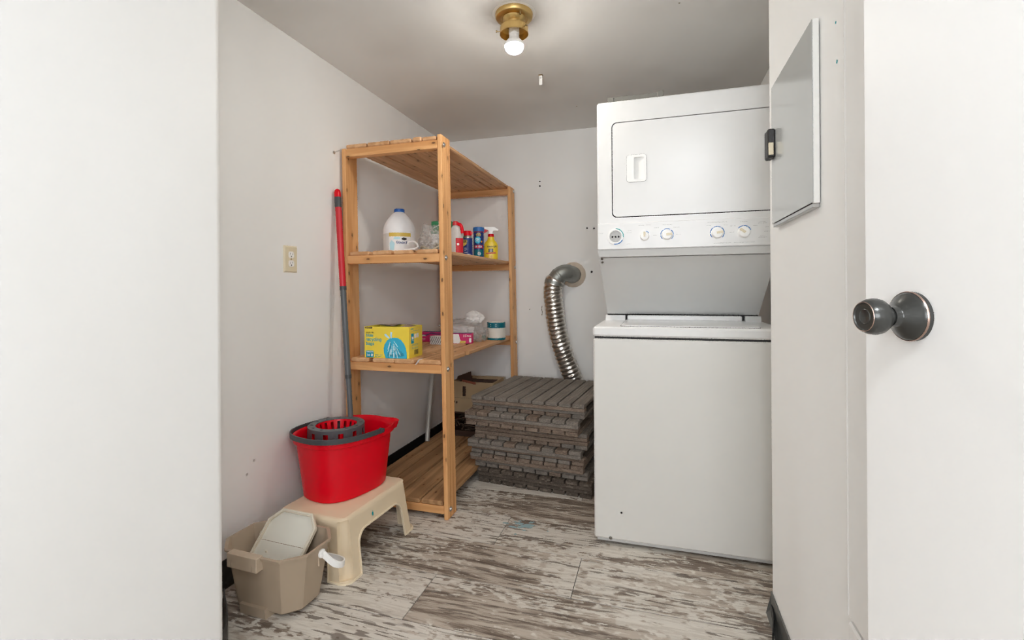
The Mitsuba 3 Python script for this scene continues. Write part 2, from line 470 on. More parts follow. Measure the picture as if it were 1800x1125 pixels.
# ------------------------------------------------------------------ casing and door on the right
struct('trim_1', bx(XR - 0.014, XR + 0.004, 0.83, 1.108, 0.472, ZC - 0.002, 0.003), 'paint_trim', 'white door casing beside the open door')
part('trim_1', 'plinth', bx(XR - 0.016, XR + 0.004, 0.826, 1.106, 0.0, 0.464, 0.004), 'paint_trim', False)
part('trim_1', 'bead', bx(XR - 0.016, XR - 0.010, 1.104, 1.110, 0.472, ZC - 0.002, 0.002), 'paint_trim', False)
cf, cr_ = np.array([-_s, _c, 0]), np.array([_c, _s, 0])
DX = 0.585                                      # door plane, square to the picture's right
def dp(a, z, off=0.0):
    """Point on the door: a metres ahead along it, off metres out of its face to the left."""
    q = cr_ * (DX - off) + cf * a
    return np.array([q[0], q[1], z])


fd = frame(dp(0, 0), -cf, (0, 0, 1))            # local x back towards the hinge, y up, z out of the face (to the left)
A1 = 0.792
slab = prism(rrect(-A1, -A1 + 0.76, 0.008, 2.03, 0.002), 0.035)
slab.apply_translation((0, 0, -0.035))
struct('door_1', put(slab, fd), 'paint_door', 'white flush door standing open at the right')
AK, ZK = 0.700, 1.0845
fk = frame(dp(AK, ZK), -cf, (0, 0, 1))
ros = lathe([(0.036, 0), (0.036, 0.006), (0.0345, 0.009), (0.031, 0.013), (0.022, 0.0195), (0.016, 0.024), (0.0145, 0.027), (0.0145, 0.034)], 64)
part('door_1', 'rosette', put(ros, fk), 'bronze_black', 40, 'dark bronze rosette')
part('door_1', 'rosette_ring', put(lathe([(0.0362, 0.0055), (0.0366, 0.0068), (0.0356, 0.0085), (0.0348, 0.0075)], 64), fk), 'copper_edge', 40)
kb = [(0.0125, 0.030), (0.0125, 0.036), (0.0150, 0.0385), (0.0210, 0.043), (0.0252, 0.049), (0.0268, 0.056), (0.0258, 0.0635), (0.0232, 0.0695), (0.0205, 0.0725),
      (0.0195, 0.0722), (0.0185, 0.0705), (0.0115, 0.0700), (0.0105, 0.0708), (0.0095, 0.0700), (0.004, 0.0688), (0, 0.0686)]
kk = part('door_1', 'knob', put(lathe(kb, 64), fk), 'bronze_black', 35, 'dark bronze ball knob')
part('door_1', 'knob_ring', put(lathe([(0.0203, 0.0718), (0.0212, 0.0726), (0.0218, 0.0717)], 64), fk), 'copper_edge', 40)

# ------------------------------------------------------------------ added fill lights, unseen behind the viewer: window panel and dome
struct('added_window_1', cat(bx(-0.60, 0.80, -1.9, -1.86, 0.85, 0.93, 0.005), bx(-0.60, 0.80, -1.9, -1.86, 1.99, 2.07, 0.005), bx(-0.60, -0.52, -1.9, -1.86, 0.93, 1.99, 0.005),
                       bx(0.72, 0.80, -1.9, -1.86, 0.93, 1.99, 0.005), bx(0.08, 0.12, -1.9, -1.865, 0.93, 1.99, 0.005)), 'paint_trim', 'added window-shaped fill light behind the viewer')
fill_pane = trimesh.Trimesh([(-0.52, -1.885, 0.93), (0.72, -1.885, 0.93), (0.72, -1.885, 1.99), (-0.52, -1.885, 1.99)], [(0, 2, 1), (0, 3, 2)], process=False)
if fill_pane.face_normals[0][1] < 0: fill_pane.invert()
k = part('added_window_1', 'fill_pane', fill_pane, 'frosted', False)
scene[k]['emitter'] = {'type': 'area', 'radiance': {'type': 'rgb', 'value': list(FILL_PANE_GLOW)}}
hl = thing('added_fill_dome', 'added round dome light behind the viewer that fills the room from the front', 'lamp')
part(hl, 'base', tr(lathe([(0, 0), (0.21, 0), (0.21, -0.02), (0.2, -0.025), (0, -0.025)][::-1], 40), 0.28, -0.25, ZC), 'plastic_white')
dome = tr(lathe([(0, -0.115), (0.06, -0.112), (0.12, -0.098), (0.17, -0.07), (0.195, -0.04), (0.2, -0.026)], 40), 0.28, -0.25, ZC)
if np.mean(dome.face_normals[:, 2]) > 0: dome.invert()
k = part(hl, 'shade', dome, 'plastic_white', True)
scene[k]['emitter'] = {'type': 'area', 'radiance': {'type': 'rgb', 'value': list(FILL_DOME)}}

# ------------------------------------------------------------------ laundry tower
WX0, WX1, WY0, WY1 = -0.265, 0.500, 2.128, 2.86
lt = thing('laundry_tower', 'white stacked washer and dryer unit with control dials', 'washer dryer')
part(lt, 'washer_body', bx(WX0, WX1, WY0, WY1, 0.028, 0.905, 0.006), 'enamel_warm', 30, 'washer cabinet with a plain front')
part(lt, 'seam', bx(WX0 + 0.006, WX1 - 0.006, WY0 + 0.008, WY1, 0.903, 0.915), 'gap_black', False)
for x in (WX0 + 0.05, WX1 - 0.05):
    for y in (WY0 + 0.06, WY1 - 0.06):
        part(lt, 'foot', tr(lathe([(0, 0), (0.018, 0), (0.018, 0.012), (0.008, 0.014), (0.008, 0.03), (0, 0.03)], 16), x, y, 0.0), 'gap_black')
part(lt, 'base_trim', bx(WX0 + 0.012, WX1 - 0.012, WY0 + 0.006, WY1, 0.016, 0.03, 0.002), 'ink_grey', False)
part(lt, 'screw', put(lathe([(0, 0.004), (0.006, 0.003), (0.007, 0), (0, 0)], 14), front_xz(-0.195, WY0 - 0.0005, 0.034)), 'steel_dark')
part(lt, 'paint_chip', put(lathe([(0, 0.001), (0.004, 0.0008), (0.005, 0), (0, 0)], 7), front_xz(-0.148, WY0, 0.150)), 'ink_black')
# washer top with a lid that lies in it
part(lt, 'washer_top', bx(WX0 - 0.002, WX1 + 0.002, WY0 - 0.002, WY1, 0.914, 0.957, 0.008), 'enamel', 30)
lid = rrect(-0.148, WX1 - 0.09, WY0 + 0.036, 2.56, 0.012)
part(lt, 'lid_gap', tr(prism(lid.buffer(0.0035), 0.0012), z=0.9568), 'gap_black', False)
part(lt, 'washer_lid', cat(tr(prism(lid, 0.004), z=0.957), bx(-0.14, WX1 - 0.10, 2.535, 2.56, 0.96, 0.985, 0.004)), 'enamel', 30)
part(lt, 'rear_ledge', hull([(x, y, z) for x in (WX0 + 0.012, -0.152) for y, z in ((2.555, 0.957), (2.565, 0.983), (2.62, 0.985), (2.62, 0.957))]), 'enamel', 30)
part(lt, 'rear_ledge', hull([(x, y, z) for x in (0.418, WX1 - 0.012) for y, z in ((2.555, 0.957), (2.565, 0.983), (2.62, 0.985), (2.62, 0.957))]), 'enamel', 30)
# sloping neck panel between washer and dryer
part(lt, 'neck_gap', bx(WX0 + 0.02, WX1 - 0.02, 2.585, WY1, 0.957, 0.992), 'gap_black', False)
part(lt, 'neck_panel', hull([(x, y, z) for x in (WX0 + 0.021, WX1 - 0.021) for y, z in ((2.19, 1.262), (2.575, 0.990), (WY1, 0.990), (WY1, 1.262))]), 'enamel_grey', 30, 'pale grey sloping panel')
for z_, y_ in ((1.258, 2.194), (1.244, 2.214)):
    part(lt, 'neck_screw', put(lathe([(0, 0.004), (0.005, 0.003), (0.006, 0), (0, 0)], 12), frame((WX0 + 0.034, y_, z_), (1, 0, 0), (0, -0.58, 0.82))), 'steel_dark')
# dryer
DX0, DX1 = -0.243, 0.490
body = man(bx(DX0, DX1, WY0, WY1, 1.292, 1.940, 0.007)) - man(tr(put(prism(rrect(-0.180, 0.465, 1.432, 1.847, 0.022), 0.02), frame((0, 0, 0), (1, 0, 0), (0, 0, 1))), y=WY0 + 0.012))
part(lt, 'dryer_body', tm(body), 'enamel', 30, 'dryer cabinet')
lip = hull([(x, y, z) for x, y, z in [(DX0, WY0 + 0.001, 1.2915), (DX1, WY0 + 0.001, 1.2915), (DX0 + 0.004, WY0 + 0.02, 1.264), (DX1 - 0.004, WY0 + 0.02, 1.264),
                                     (DX0, WY1, 1.2915), (DX1, WY1, 1.2915), (DX0 + 0.004, WY1, 1.264), (DX1 - 0.004, WY1, 1.264)]])
part(lt, 'dryer_lip', lip, 'enamel_grey', 30)
dr_ = rrect(-0.1760, 0.4610, 1.4360, 1.8430, 0.02)
hole = rrect(-0.090, -0.041, 1.590, 1.692, 0.005)
door_m = put(prism(dr_.difference(hole), 0.012), frame((0, WY0 + 0.0115, 0), (1, 0, 0), (0, 0, 1)))
dd = part(lt, 'dryer_door', door_m, 'enamel', 25, 'dryer door')
part(dd, 'gap_shade_ring', put(prism(rrect(-0.1798, 0.4648, 1.4322, 1.8468, 0.021).difference(rrect(-0.165, 0.450, 1.447, 1.832, 0.012)), 0.0004), frame((0, WY0 + 0.01205, 0), (1, 0, 0), (0, 0, 1))), 'gap_black', False, 'black ring standing in for the shade in the door gap')  # black ring added to paint the shade inside the door seam
ring = rrect(-0.116, -0.034, 1.583, 1.699, 0.012).difference(rrect(-0.086, -0.0445, 1.594, 1.688, 0.006))
part(dd, 'handle', put(prism(ring, 0.0035), frame((0, WY0 + 0.0005, 0), (1, 0, 0), (0, 0, 1))), 'plastic_white', False, 'recessed white plastic handle')
part(dd, 'handle_seam', put(prism(rrect(-0.1178, -0.0322, 1.5812, 1.7008, 0.0135).difference(rrect(-0.110, -0.040, 1.589, 1.693, 0.008)), 0.0008), frame((0, WY0 - 0.0004, 0), (1, 0, 0), (0, 0, 1))), 'ink_grey', False)
part(dd, 'handle_cup', hull([(x_, y_, z_) for z_ in (1.592, 1.690) for x_, y_ in ((-0.088, WY0 + 0.0105), (-0.088, WY0 + 0.0113), (-0.043, WY0 + 0.0113), (-0.043, WY0 + 0.0010), (-0.047, WY0 + 0.0012))]), 'plastic_white', False)
# control panel
part(lt, 'control_panel', bx(DX0 + 0.0005, DX1 - 0.0005, WY0 - 0.004, WY0 + 0.02, 1.294, 1.408, 0.003), 'enamel', 30, 'white control panel with five dials')
PY = WY0 - 0.004
def arc(r0, r1, a0, a1, n=14):
    o = [(r1 * math.cos(t), r1 * math.sin(t)) for t in np.linspace(math.radians(a0), math.radians(a1), n)]
    i = [(r0 * math.cos(t), r0 * math.sin(t)) for t in np.linspace(math.radians(a1), math.radians(a0), n)]
    return Polygon(o + i)


def dial(x, z, r, ang, arcs, n_mat='plastic_white'):
    kn = part(lt, 'knob', put(lathe([(r, 0), (r * 0.97, 0.006), (r * 0.88, 0.014), (r * 0.8, 0.016), (0, 0.0165)], 40), front_xz(x, PY, z)), n_mat, 35)
    g = put(hull([(a, b, c) for a in (-r * 0.15, r * 0.9) for b in (-r * 0.2, r * 0.2) for c in (0.015, 0.021)]), front_xz(x, PY, z) @ trimesh.transformations.rotation_matrix(math.radians(ang), (0, 0, 1)))
    part(kn, 'pointer', g, 'ivory', False, 'cream pointer ridge')
    for a0, a1, c in arcs:
        part(lt, 'dial_mark', put(prism(arc(r * 1.06, r * 1.19, a0, a1), 0.0006), front_xz(x, PY, z)), c, False)


B = 'ink_blue'
# timer dial without its cap
part(lt, 'knob', put(lathe([(0.036, 0), (0.0355, 0.004), (0.034, 0.005), (0.026, 0.005), (0.025, 0.002), (0, 0.002)], 48), front_xz(-0.165, PY, 1.350)), 'plastic_white', 35, 'timer dial without its cap')
part(lt, 'timer_socket', put(lathe([(0.0245, 0.0024), (0.0245, 0.0045), (0.022, 0.0045), (0.0215, 0.0030), (0, 0.0030)], 40), front_xz(-0.165, PY, 1.350)), 'ink_grey', 35)
for dx in (-0.013, 0, 0.013):
    part(lt, 'timer_hole', put(lathe([(0, 0.0036), (0.004, 0.0036), (0.004, 0.003)], 14), front_xz(-0.165 + dx, PY, 1.3485)), 'gap_black')
for a0, a1, c in ((-8, 88, 'paint_mark_teal'), (-100, -28, B)):
    part(lt, 'dial_mark', put(prism(arc(0.0315, 0.0355, a0, a1), 0.0056), front_xz(-0.165, PY, 1.350)), c, False)
four = [(-45, -8, B), (0, 52, B), (60, 118, B), (126, 178, B), (186, 222, B)]
dial(-0.043, 1.347, 0.0195, 92, [(35, 75, B)])
dial(0.048, 1.350, 0.0225, 5, four)
dial(0.244, 1.350, 0.0235, 8, four)
dial(0.344, 1.349, 0.0235, 142, [(20, 55, B), (60, 92, B), (98, 140, B)])
rl = random.Random(5)
dash = []
for x, z, w, h in ((-0.043, 1.394, 0.05, 0.0016), (0.048, 1.392, 0.040, 0.002), (0.244, 1.394, 0.074, 0.002), (0.344, 1.391, 0.028, 0.002), (0.005, 1.381, 0.02, 0.0018), (0.086, 1.380, 0.024, 0.0018),
                   (0.0, 1.350, 0.016, 0.0014), (0.094, 1.350, 0.02, 0.0014), (0.212, 1.381, 0.018, 0.0014), (0.276, 1.381, 0.018, 0.0014), (0.298, 1.350, 0.018, 0.0016), (0.304, 1.376, 0.018, 0.0014),
                   (0.386, 1.374, 0.018, 0.0014), (0.263, 1.308, 0.066, 0.0018), (0.345, 1.308, 0.078, 0.0018), (0.412, 1.388, 0.022, 0.0018), (0.412, 1.383, 0.03, 0.0016), (0.428, 1.367, 0.016, 0.0016),
                   (0.428, 1.350, 0.022, 0.0016), (0.412, 1.331, 0.018, 0.0016), (0.412, 1.326, 0.03, 0.0016), (-0.228, 1.366, 0.018, 0.0014), (-0.105, 1.372, 0.018, 0.0014), (-0.108, 1.364, 0.02, 0.0012), (-0.108, 1.316, 0.022, 0.0014)):
    a = x - w / 2
    while a < x + w / 2:
        ww = rl.uniform(0.0016, 0.0036)
        dash.append(bx(a, min(a + ww, x + w / 2), PY - 0.0004, PY + 0.001, z - h / 2, z + h / 2))
        a += ww + 0.0010
part(lt, 'lettering', cat(*dash), 'ink_grey', False, 'tiny grey dial legends')

# grey channel lying on the dryer
mc = thing('metal_channel', 'thin grey metal channel lying on top of the dryer', 'metal bar')
cpath = [(-0.193, 2.150, 1.94), (0.035, 2.152, 1.94)]
part(mc, 'channel', cat(bx(-0.193, 0.035, 2.142, 2.182, 1.9402, 1.9445, 0.001), bx(-0.193, 0.035, 2.142, 2.147, 1.944, 1.962, 0.001), bx(-0.193, 0.035, 2.160, 2.182, 1.944, 1.9665, 0.001)), 'channel_grey', False)
part(mc, 'end_cap', bx(-0.196, -0.170, 2.139, 2.182, 1.9402, 1.962, 0.002), 'channel_grey', False)
part(mc, 'end_cap', bx(0.012, 0.038, 2.139, 2.184, 1.9402, 1.967, 0.002), 'channel_grey', False)

# ------------------------------------------------------------------ electrical panel on the right wall
ep = thing('electrical_panel', 'grey electrical panel cover with black latch on the right wall', 'electrical panel')
PY0, PY1, PZ0, PZ1 = 1.300, 1.716, 1.328, 1.767
part(ep, 'frame', cat(bx(XR - 0.0165, XR - 0.003, PY0, PY0 + 0.012, PZ0, PZ1, 0.001), bx(XR - 0.0165, XR - 0.003, PY1 - 0.012, PY1, PZ0, PZ1, 0.001), bx(XR - 0.0165, XR - 0.003, PY0, PY1, PZ1 - 0.012, PZ1, 0.001)), 'plastic_white', False, 'white painted cover edge')
part(ep, 'cover', bx(XR - 0.0185, XR - 0.0160, PY0 + 0.001, PY1, PZ0 + 0.002, PZ1 - 0.001, 0.0006), 'panel_grey', False, 'glossy grey cover face')
part(ep, 'back_box', bx(XR - 0.012, XR - 0.001, PY0 + 0.014, PY1 - 0.01, PZ0 - 0.008, PZ1 - 0.014, 0.001), 'steel_dark', False)
part(ep, 'bottom_flange', bx(XR - 0.016, XR - 0.001, PY0 + 0.01, PY1 - 0.004, PZ0 - 0.010, PZ0 + 0.001, 0.0015), 'steel', False)
lk = part(ep, 'latch', bx(XR - 0.040, XR - 0.0185, 1.664, 1.714, 1.532, 1.622, 0.004), 'ink_black', 30, 'black plastic latch')
part(lk, 'latch_insert', bx(XR - 0.038, XR - 0.024, 1.6628, 1.668, 1.540, 1.578, 0.001), 'ivory', False, 'yellowed latch insert')

# ------------------------------------------------------------------ wall outlet
ol = thing('wall_outlet', 'ivory duplex outlet on the left wall', 'outlet')
YO, ZO = 1.785, 1.266
fo = frame((XL, YO, ZO), (0, 1, 0), (0, 0, 1)); fo[:3, 2] = (1, 0, 0)
fo = frame((XL, YO, ZO), (0, 1, 0), (0, 0, 1))
plate = hull([(a, b, c) for a, b, c in [(sx * 0.042, sz * 0.0605, 0) for sx in (-1, 1) for sz in (-1, 1)] + [(sx * 0.036, sz * 0.0545, 0.006) for sx in (-1, 1) for sz in (-1, 1)]])
part(ol, 'plate', put(plate, fo), 'ivory', False)
for s in (1, -1):
    fc = rrect(-0.0165, 0.0165, -0.0145, 0.0145, 0.0005).intersection(Point(0, 0).buffer(0.0175))
    fr_ = fo.copy(); fr_[:3, 3] += np.array([0, 0, s * 0.0195])
    rc = part(ol, 'receptacle', put(prism(fc, 0.0075), fr_), 'plastic_white', False, 'white receptacle face')
    part(rc, 'slot', put(cat(tr(bx(-0.0075, -0.0055, -0.001, 0.0085, 0.007, 0.0079)), tr(bx(0.0055, 0.0075, 0.0, 0.0075, 0.007, 0.0079)), tr(lathe([(0, 0.0079), (0.0027, 0.0079), (0.0027, 0.007)], 10), 0, -0.0075, 0)), fr_), 'gap_black', False)
part(ol, 'screw', put(lathe([(0, 0.0075), (0.003, 0.007), (0.0035, 0.006)], 12), fo), 'brass_dark')

# wall anchor screw near the shelf top
solo('wall_screw', cat(put(lathe([(0, 0.034), (0.0028, 0.034), (0.0022, 0.0), (0, 0)], 10), frame((XL, 2.098, 1.832), (0, 1, 0), (-0.25, 0, 1))), put(lathe([(0, 0.004), (0.008, 0.003), (0.009, 0), (0, 0)], 12), frame((XL, 2.098, 1.832), (0, 1, 0), (0, 0, 1)))), 'steel', 'grey screw sticking out of the left wall near the shelf top', 'screw')

# ------------------------------------------------------------------ ceiling light with bare bulb
cl = thing('ceiling_light', 'brass ceiling light holder with a lit bare bulb', 'ceiling light')
LX, LY = -0.560, 1.925
at = lambda m_: tr(m_, LX, LY, ZC)
part(cl, 'canopy', at(lathe([(0.0, 0), (0.078, 0), (0.079, -0.004), (0.077, -0.016), (0.074, -0.020), (0.058, -0.024), (0.055, -0.021), (0.050, -0.021), (0.046, -0.028), (0.036, -0.036), (0.033, -0.044), (0.032, -0.050)], 56)), 'brass', 40)
part(cl, 'ceiling_ring', at(lathe([(0.0, -0.0006), (0.088, -0.0006), (0.090, -0.0002), (0.0905, 0.001)], 40)), 'plastic_white', 40, 'unpainted white plaster ring')
part(cl, 'fitter_ring', at(lathe([(0.030, -0.050), (0.045, -0.051), (0.0570, -0.054), (0.0590, -0.058), (0.0590, -0.083), (0.0600, -0.086), (0.0580, -0.087), (0.0565, -0.084), (0.0565, -0.060), (0.030, -0.053)], 56)), 'brass', 40)
for a in (200, 330, 90):
    c0 = np.array([math.cos(math.radians(a)), math.sin(math.radians(a)), 0])
    part(cl, 'thumb_screw', at(cat(tube([c0 * 0.054 + [0, 0, -0.075], c0 * 0.072 + [0, 0, -0.075]], 0.0022, 8), tube([c0 * 0.071 + [0, 0, -0.075], c0 * 0.076 + [0, 0, -0.075]], 0.005, 10))), 'brass_dark')
c0 = np.array([math.cos(math.radians(-50)), math.sin(math.radians(-50)), 0])
part(cl, 'canopy_screw', at(tube([c0 * 0.063 + [0, 0, -0.015], c0 * 0.063 + [0, 0, -0.034]], 0.004, 10)), 'brass_dark')
part(cl, 'socket', at(lathe([(0, -0.05), (0.022, -0.05), (0.022, -0.085), (0.020, -0.087), (0, -0.087)], 32)), 'porcelain', 30, 'white porcelain socket')
bulb_key = part(cl, 'bulb_base', at(lathe([(0, -0.0872), (0.0195, -0.0872), (0.0205, -0.090), (0.0215, -0.100), (0.0225, -0.1035), (0, -0.1035)], 32)), 'porcelain', 30)
part(cl, 'bulb_unlit_top', at(lathe([(0.0224, -0.1037), (0.030, -0.112), (0.037, -0.120), (0.0402, -0.128), (0.0409, -0.1342)], 36)), 'porcelain', 40)  # upper half of the globe left unlit to keep its glow off the ceiling
gl = lathe([(0.0409, -0.1343), (0.0402, -0.140), (0.037, -0.149), (0.030, -0.157), (0.019, -0.1635), (0.008, -0.1665), (0, -0.167)], 36)
gl = at(gl)
if np.mean((gl.face_normals * (gl.triangles_center - np.array([LX, LY, ZC - 0.133]))).sum(1)) < 0: gl.invert()
bk = part(cl, 'bulb', gl, 'porcelain', True, 'glowing white bulb')
scene[bk]['emitter'] = {'type': 'area', 'radiance': {'type': 'rgb', 'value': list(BULB)}}

hk = thing('ceiling_clip', 'small white plastic clip hanging from the ceiling', 'clip')
part(hk, 'base', bx(-0.596, -0.574, 2.509, 2.525, ZC - 0.004, ZC - 0.0002, 0.001), 'brass_dark', False)
part(hk, 'tab', put(tr(prism(rrect(-0.0085, 0.0085, -0.052, 0, 0.004).difference(Point(0, -0.014).buffer(0.003)), 0.003), z=-0.0015), front_xz(-0.585, 2.517, ZC - 0.003)), 'plastic_white', False)

# ------------------------------------------------------------------ dryer duct on the back wall
du = thing('dryer_duct', 'silver flexible foil duct bent from the back wall down behind the tiles', 'duct')
el = [(-0.575, 3.449, 1.222), (-0.577, 3.42, 1.225), (-0.592, 3.385, 1.232), (-0.622, 3.360, 1.232), (-0.652, 3.348, 1.214), (-0.680, 3.338, 1.180), (-0.692, 3.334, 1.150)]
def spline(pts, n):
    pts = np.asarray(pts, float)
    from scipy.interpolate import CubicSpline
    pts = pts[np.r_[True, np.linalg.norm(np.diff(pts, axis=0), axis=1) > 1e-5]]
    s = np.r_[0, np.cumsum(np.linalg.norm(np.diff(pts, axis=0), axis=1))]
    return CubicSpline(s, pts)(np.linspace(0, s[-1], n))
part(du, 'wall_collar', put(lathe([(0.060, 0.022), (0.070, 0.016), (0.084, 0.006), (0.092, 0.0005)], 28), front_xz(-0.572, YB, 1.222)), 'plaster_foam', 60, 'torn tan plaster edge round the pipe')
ep_ = spline(el, 40)
part(du, 'elbow', tube(ep_, [0.060 if i % 13 > 1 else 0.0625 for i in range(40)], 28, cap=False), 'duct_grey', 40, 'grey metal elbow')
fx = spline([(-0.676, 3.338, 1.190), (-0.694, 3.333, 1.136), (-0.692, 3.331, 1.02), (-0.674, 3.330, 0.879), (-0.623, 3.334, 0.666), (-0.564, 3.345, 0.506), (-0.50, 3.362, 0.36), (-0.42, 3.37, 0.24), (-0.33, 3.36, 0.16)], 520)
rad = []
for i in range(520):
    ph = (i % 13) / 13.0
    rad.append(0.0645 + 0.0038 * abs(math.sin(math.pi * ph)) - (0.002 if i % 13 == 0 else 0))
flex = tube(fx, rad, 40, cap=False)
ctr = np.repeat(fx, 40, axis=0)
nv = meshkit.fbm(flex.vertices * 75, 2, 3) - 0.5
low = np.clip((np.repeat(np.arange(520), 40) - 150) / 250, 0, 1)
flex.vertices = flex.vertices + (flex.vertices - ctr) / 0.066 * (nv * (0.006 + 0.006 * low))[:, None]
part(du, 'flex_hose', flex, 'foil', True, 'crinkled silver foil hose')
part(du, 'tape_band', tube(fx[8:22], 0.0685, 36, cap=False), 'duct_grey', 40)

# ------------------------------------------------------------------ pine shelving unit
sh = thing('shelving_unit', 'tall bare pine shelving unit with four slatted shelves', 'shelving unit')
RACK = -0.0129                                  # the frame leans a little to the left
def rk(m_):
    t = m_.copy(); t.vertices[:, 0] += RACK * t.vertices[:, 2]; return t


SX0, SX1, SY0, SY1, SH = -1.541, -0.973, 2.140, 3.402, 1.880
TP = 0.022
def post(x0, x1, y0, y1, h=1.862):
    return rk(bx(x0, x1, y0, y1, 0, h, 0.0025))
part(sh, 'post', post(SX0, SX0 + TP, SY0, SY0 + 0.103), 'pine_z', 30)
part(sh, 'post', post(SX1 - TP, SX1, SY0, SY0 + 0.103, 1.884), 'pine_z', 30)
part(sh, 'post', post(SX0, SX0 + TP, SY1 - 0.103, SY1), 'pine_z', 30)
part(sh, 'post', post(SX1 - TP, SX1, SY1 - 0.103, SY1), 'pine_z', 30)
levels = [1.858, 1.302, 0.753, 0.064]
for z in levels:
    rh = 0.042 if z > 0.2 else 0.038
    part(sh, 'rail', rk(bx(SX0 + TP, SX1 - TP, SY0 + 0.002, SY0 + 0.044, z - rh, z, 0.002)), 'pine_x', 30)
    part(sh, 'rail', rk(bx(SX0 + TP, SX1 - TP, SY1 - 0.046, SY1 - 0.004, z - rh, z, 0.002)), 'pine_x', 30)
cuts = [[(-1.516, -1.395), (-1.388, -1.261), (-1.257, -1.138), (-1.128, -1.081), (-1.078, -1.002)],
        [(-1.507, -1.392), (-1.370, -1.262), (-1.248, -1.136), (-1.116, -1.003)],
        [(-1.507, -1.403), (-1.381, -1.259), (-1.255, -1.146), (-1.123, -1.001)],
        [(-1.513, -1.393), (-1.385, -1.262), (-1.256, -1.130), (-1.120, -1.003)]]
pr = random.Random(11)
for li, (z, cs) in enumerate(zip(levels, cuts)):
    for ci, (a, b) in enumerate(cs):
        th = 0.022 + pr.uniform(-0.0015, 0.0015)
        y0 = SY0 + pr.uniform(-0.004, 0.004)
        if li == 2 and ci == 3: th = 0.0235
        m_ = bx(a, b, y0, SY1 - 0.002 + pr.uniform(-0.005, 0.003), z, z + th, 0.005)
        if li == 2 and ci == 3:                 # bite out of the third shelf's outer edge
            bite = man(hull([(b - 0.016, 2.47, z - 0.01), (b + 0.01, 2.44, z - 0.01), (b + 0.01, 2.53, z - 0.01), (b - 0.016, 2.505, z - 0.01), (b - 0.010, 2.47, z + 0.04), (b + 0.01, 2.45, z + 0.04), (b + 0.01, 2.53, z + 0.04), (b - 0.01, 2.50, z + 0.04)]))
            m_ = tm(man(m_) - bite)
        part(sh, 'plank', rk(m_), 'pine_dark' if li == 3 else 'pine_y', 30)
def bolt_at(x, y, z, sx):
    hexa = lathe([(0, 0.007), (0.0075, 0.007), (0.0085, 0.0045), (0.0085, 0.002), (0.0125, 0.002), (0.0125, 0), (0, 0)], 16)
    return put(hexa, frame((x + RACK * z, y, z), (0, 1, 0), (0, 0, 1)))
for z in (1.838, 1.281, 0.732, 0.045):
    part(sh, 'bolt', bolt_at(SX1, SY0 + 0.028, z, 1), 'steel', 30)
    part(sh, 'bolt', bolt_at(SX1, SY1 - 0.028, z, 1), 'steel', 30)

# ------------------------------------------------------------------ stack of wooden deck tiles
DW, DD, TH = 0.672, 0.680, 0.0416
sw = (DW - 8 * 0.0085) / 9
slat = mikit.ply(bx(0, sw, 0, DD, 0, 0.0215, 0.003), 'mat_deck_grey', smooth=30)
batten = mikit.ply(bx(0, DW, 0, 0.048, 0, 0.0195, 0.002), 'mat_deck_grey', smooth=30)
names = ['topmost grey deck tile of the stack by the washer', 'second deck tile from the top of the stack', 'third deck tile from the top of the stack', 'fourth deck tile from the top of the stack',
         'fifth deck tile from the top of the stack', 'sixth deck tile from the top of the stack', 'sixth deck tile from the bottom of the stack', 'fifth deck tile from the bottom of the stack',
         'fourth deck tile from the bottom of the stack', 'third deck tile from the bottom of the stack', 'second deck tile from the bottom of the stack', 'dark bottom deck tile lying on the floor']
jit = [(0, 0, 0), (-0.002, 0.020, 0), (-0.028, -0.040, 0.3), (-0.030, -0.018, -0.6), (0.010, 0.028, 0.2), (0.012, 0.020, 0), (-0.018, -0.022, 0.3), (-0.006, 0.010, -0.2), (-0.010, 0.002, 0), (0.012, 0.022, 0.4), (0.036, -0.004, 0), (0.036, 0.012, 0)]
dj = random.Random(21)
DT = ['deck_grey', 'deck_brown', 'deck_grey', 'deck_brown', 'deck_grey', 'deck_brown', 'deck_grey', 'deck_grey', 'deck_brown', 'deck_grey', 'deck_dark', 'deck_dark']
ztop = 0.5045
for i, nm in enumerate(names):
    k = thing('deck_tile', nm, 'deck tile', 'deck tiles stacked beside the washer')
    z0 = ztop - (i + 1) * TH
    if i == len(names) - 1: z0 = 0.0005
    dx, dy, da = jit[i]
    a = math.radians(-5.6 + da)
    base = trimesh.transformations.translation_matrix((-1.036 + dx, 2.612 + dy, z0)) @ trimesh.transformations.rotation_matrix(a, (0, 0, 1))
    up = i % 2 == 0
    sz, bz = (0.0195, 0.0) if up else (0.0, 0.0215)
    for s in range(9):
        mm = base @ trimesh.transformations.translation_matrix((s * (sw + 0.0085), dj.uniform(-0.003, 0.003), sz - (0.0 if up else 0.0)))
        mt = DT[i] if dj.random() < 0.75 else ('deck_brown' if DT[i] == 'deck_grey' else 'deck_grey' if DT[i] == 'deck_brown' else 'deck_dark')
        if i == 0: mt = 'deck_grey'
        part(k, 'slat', slat, mt, m=mm)
    for v in (0.004, DD / 2 - 0.024, DD - 0.052):
        part(k, 'batten', batten, DT[i] if i > 9 else ('deck_grey' if dj.random() < 0.5 else 'deck_brown'), m=base @ trimesh.transformations.translation_matrix((0, v, bz)))

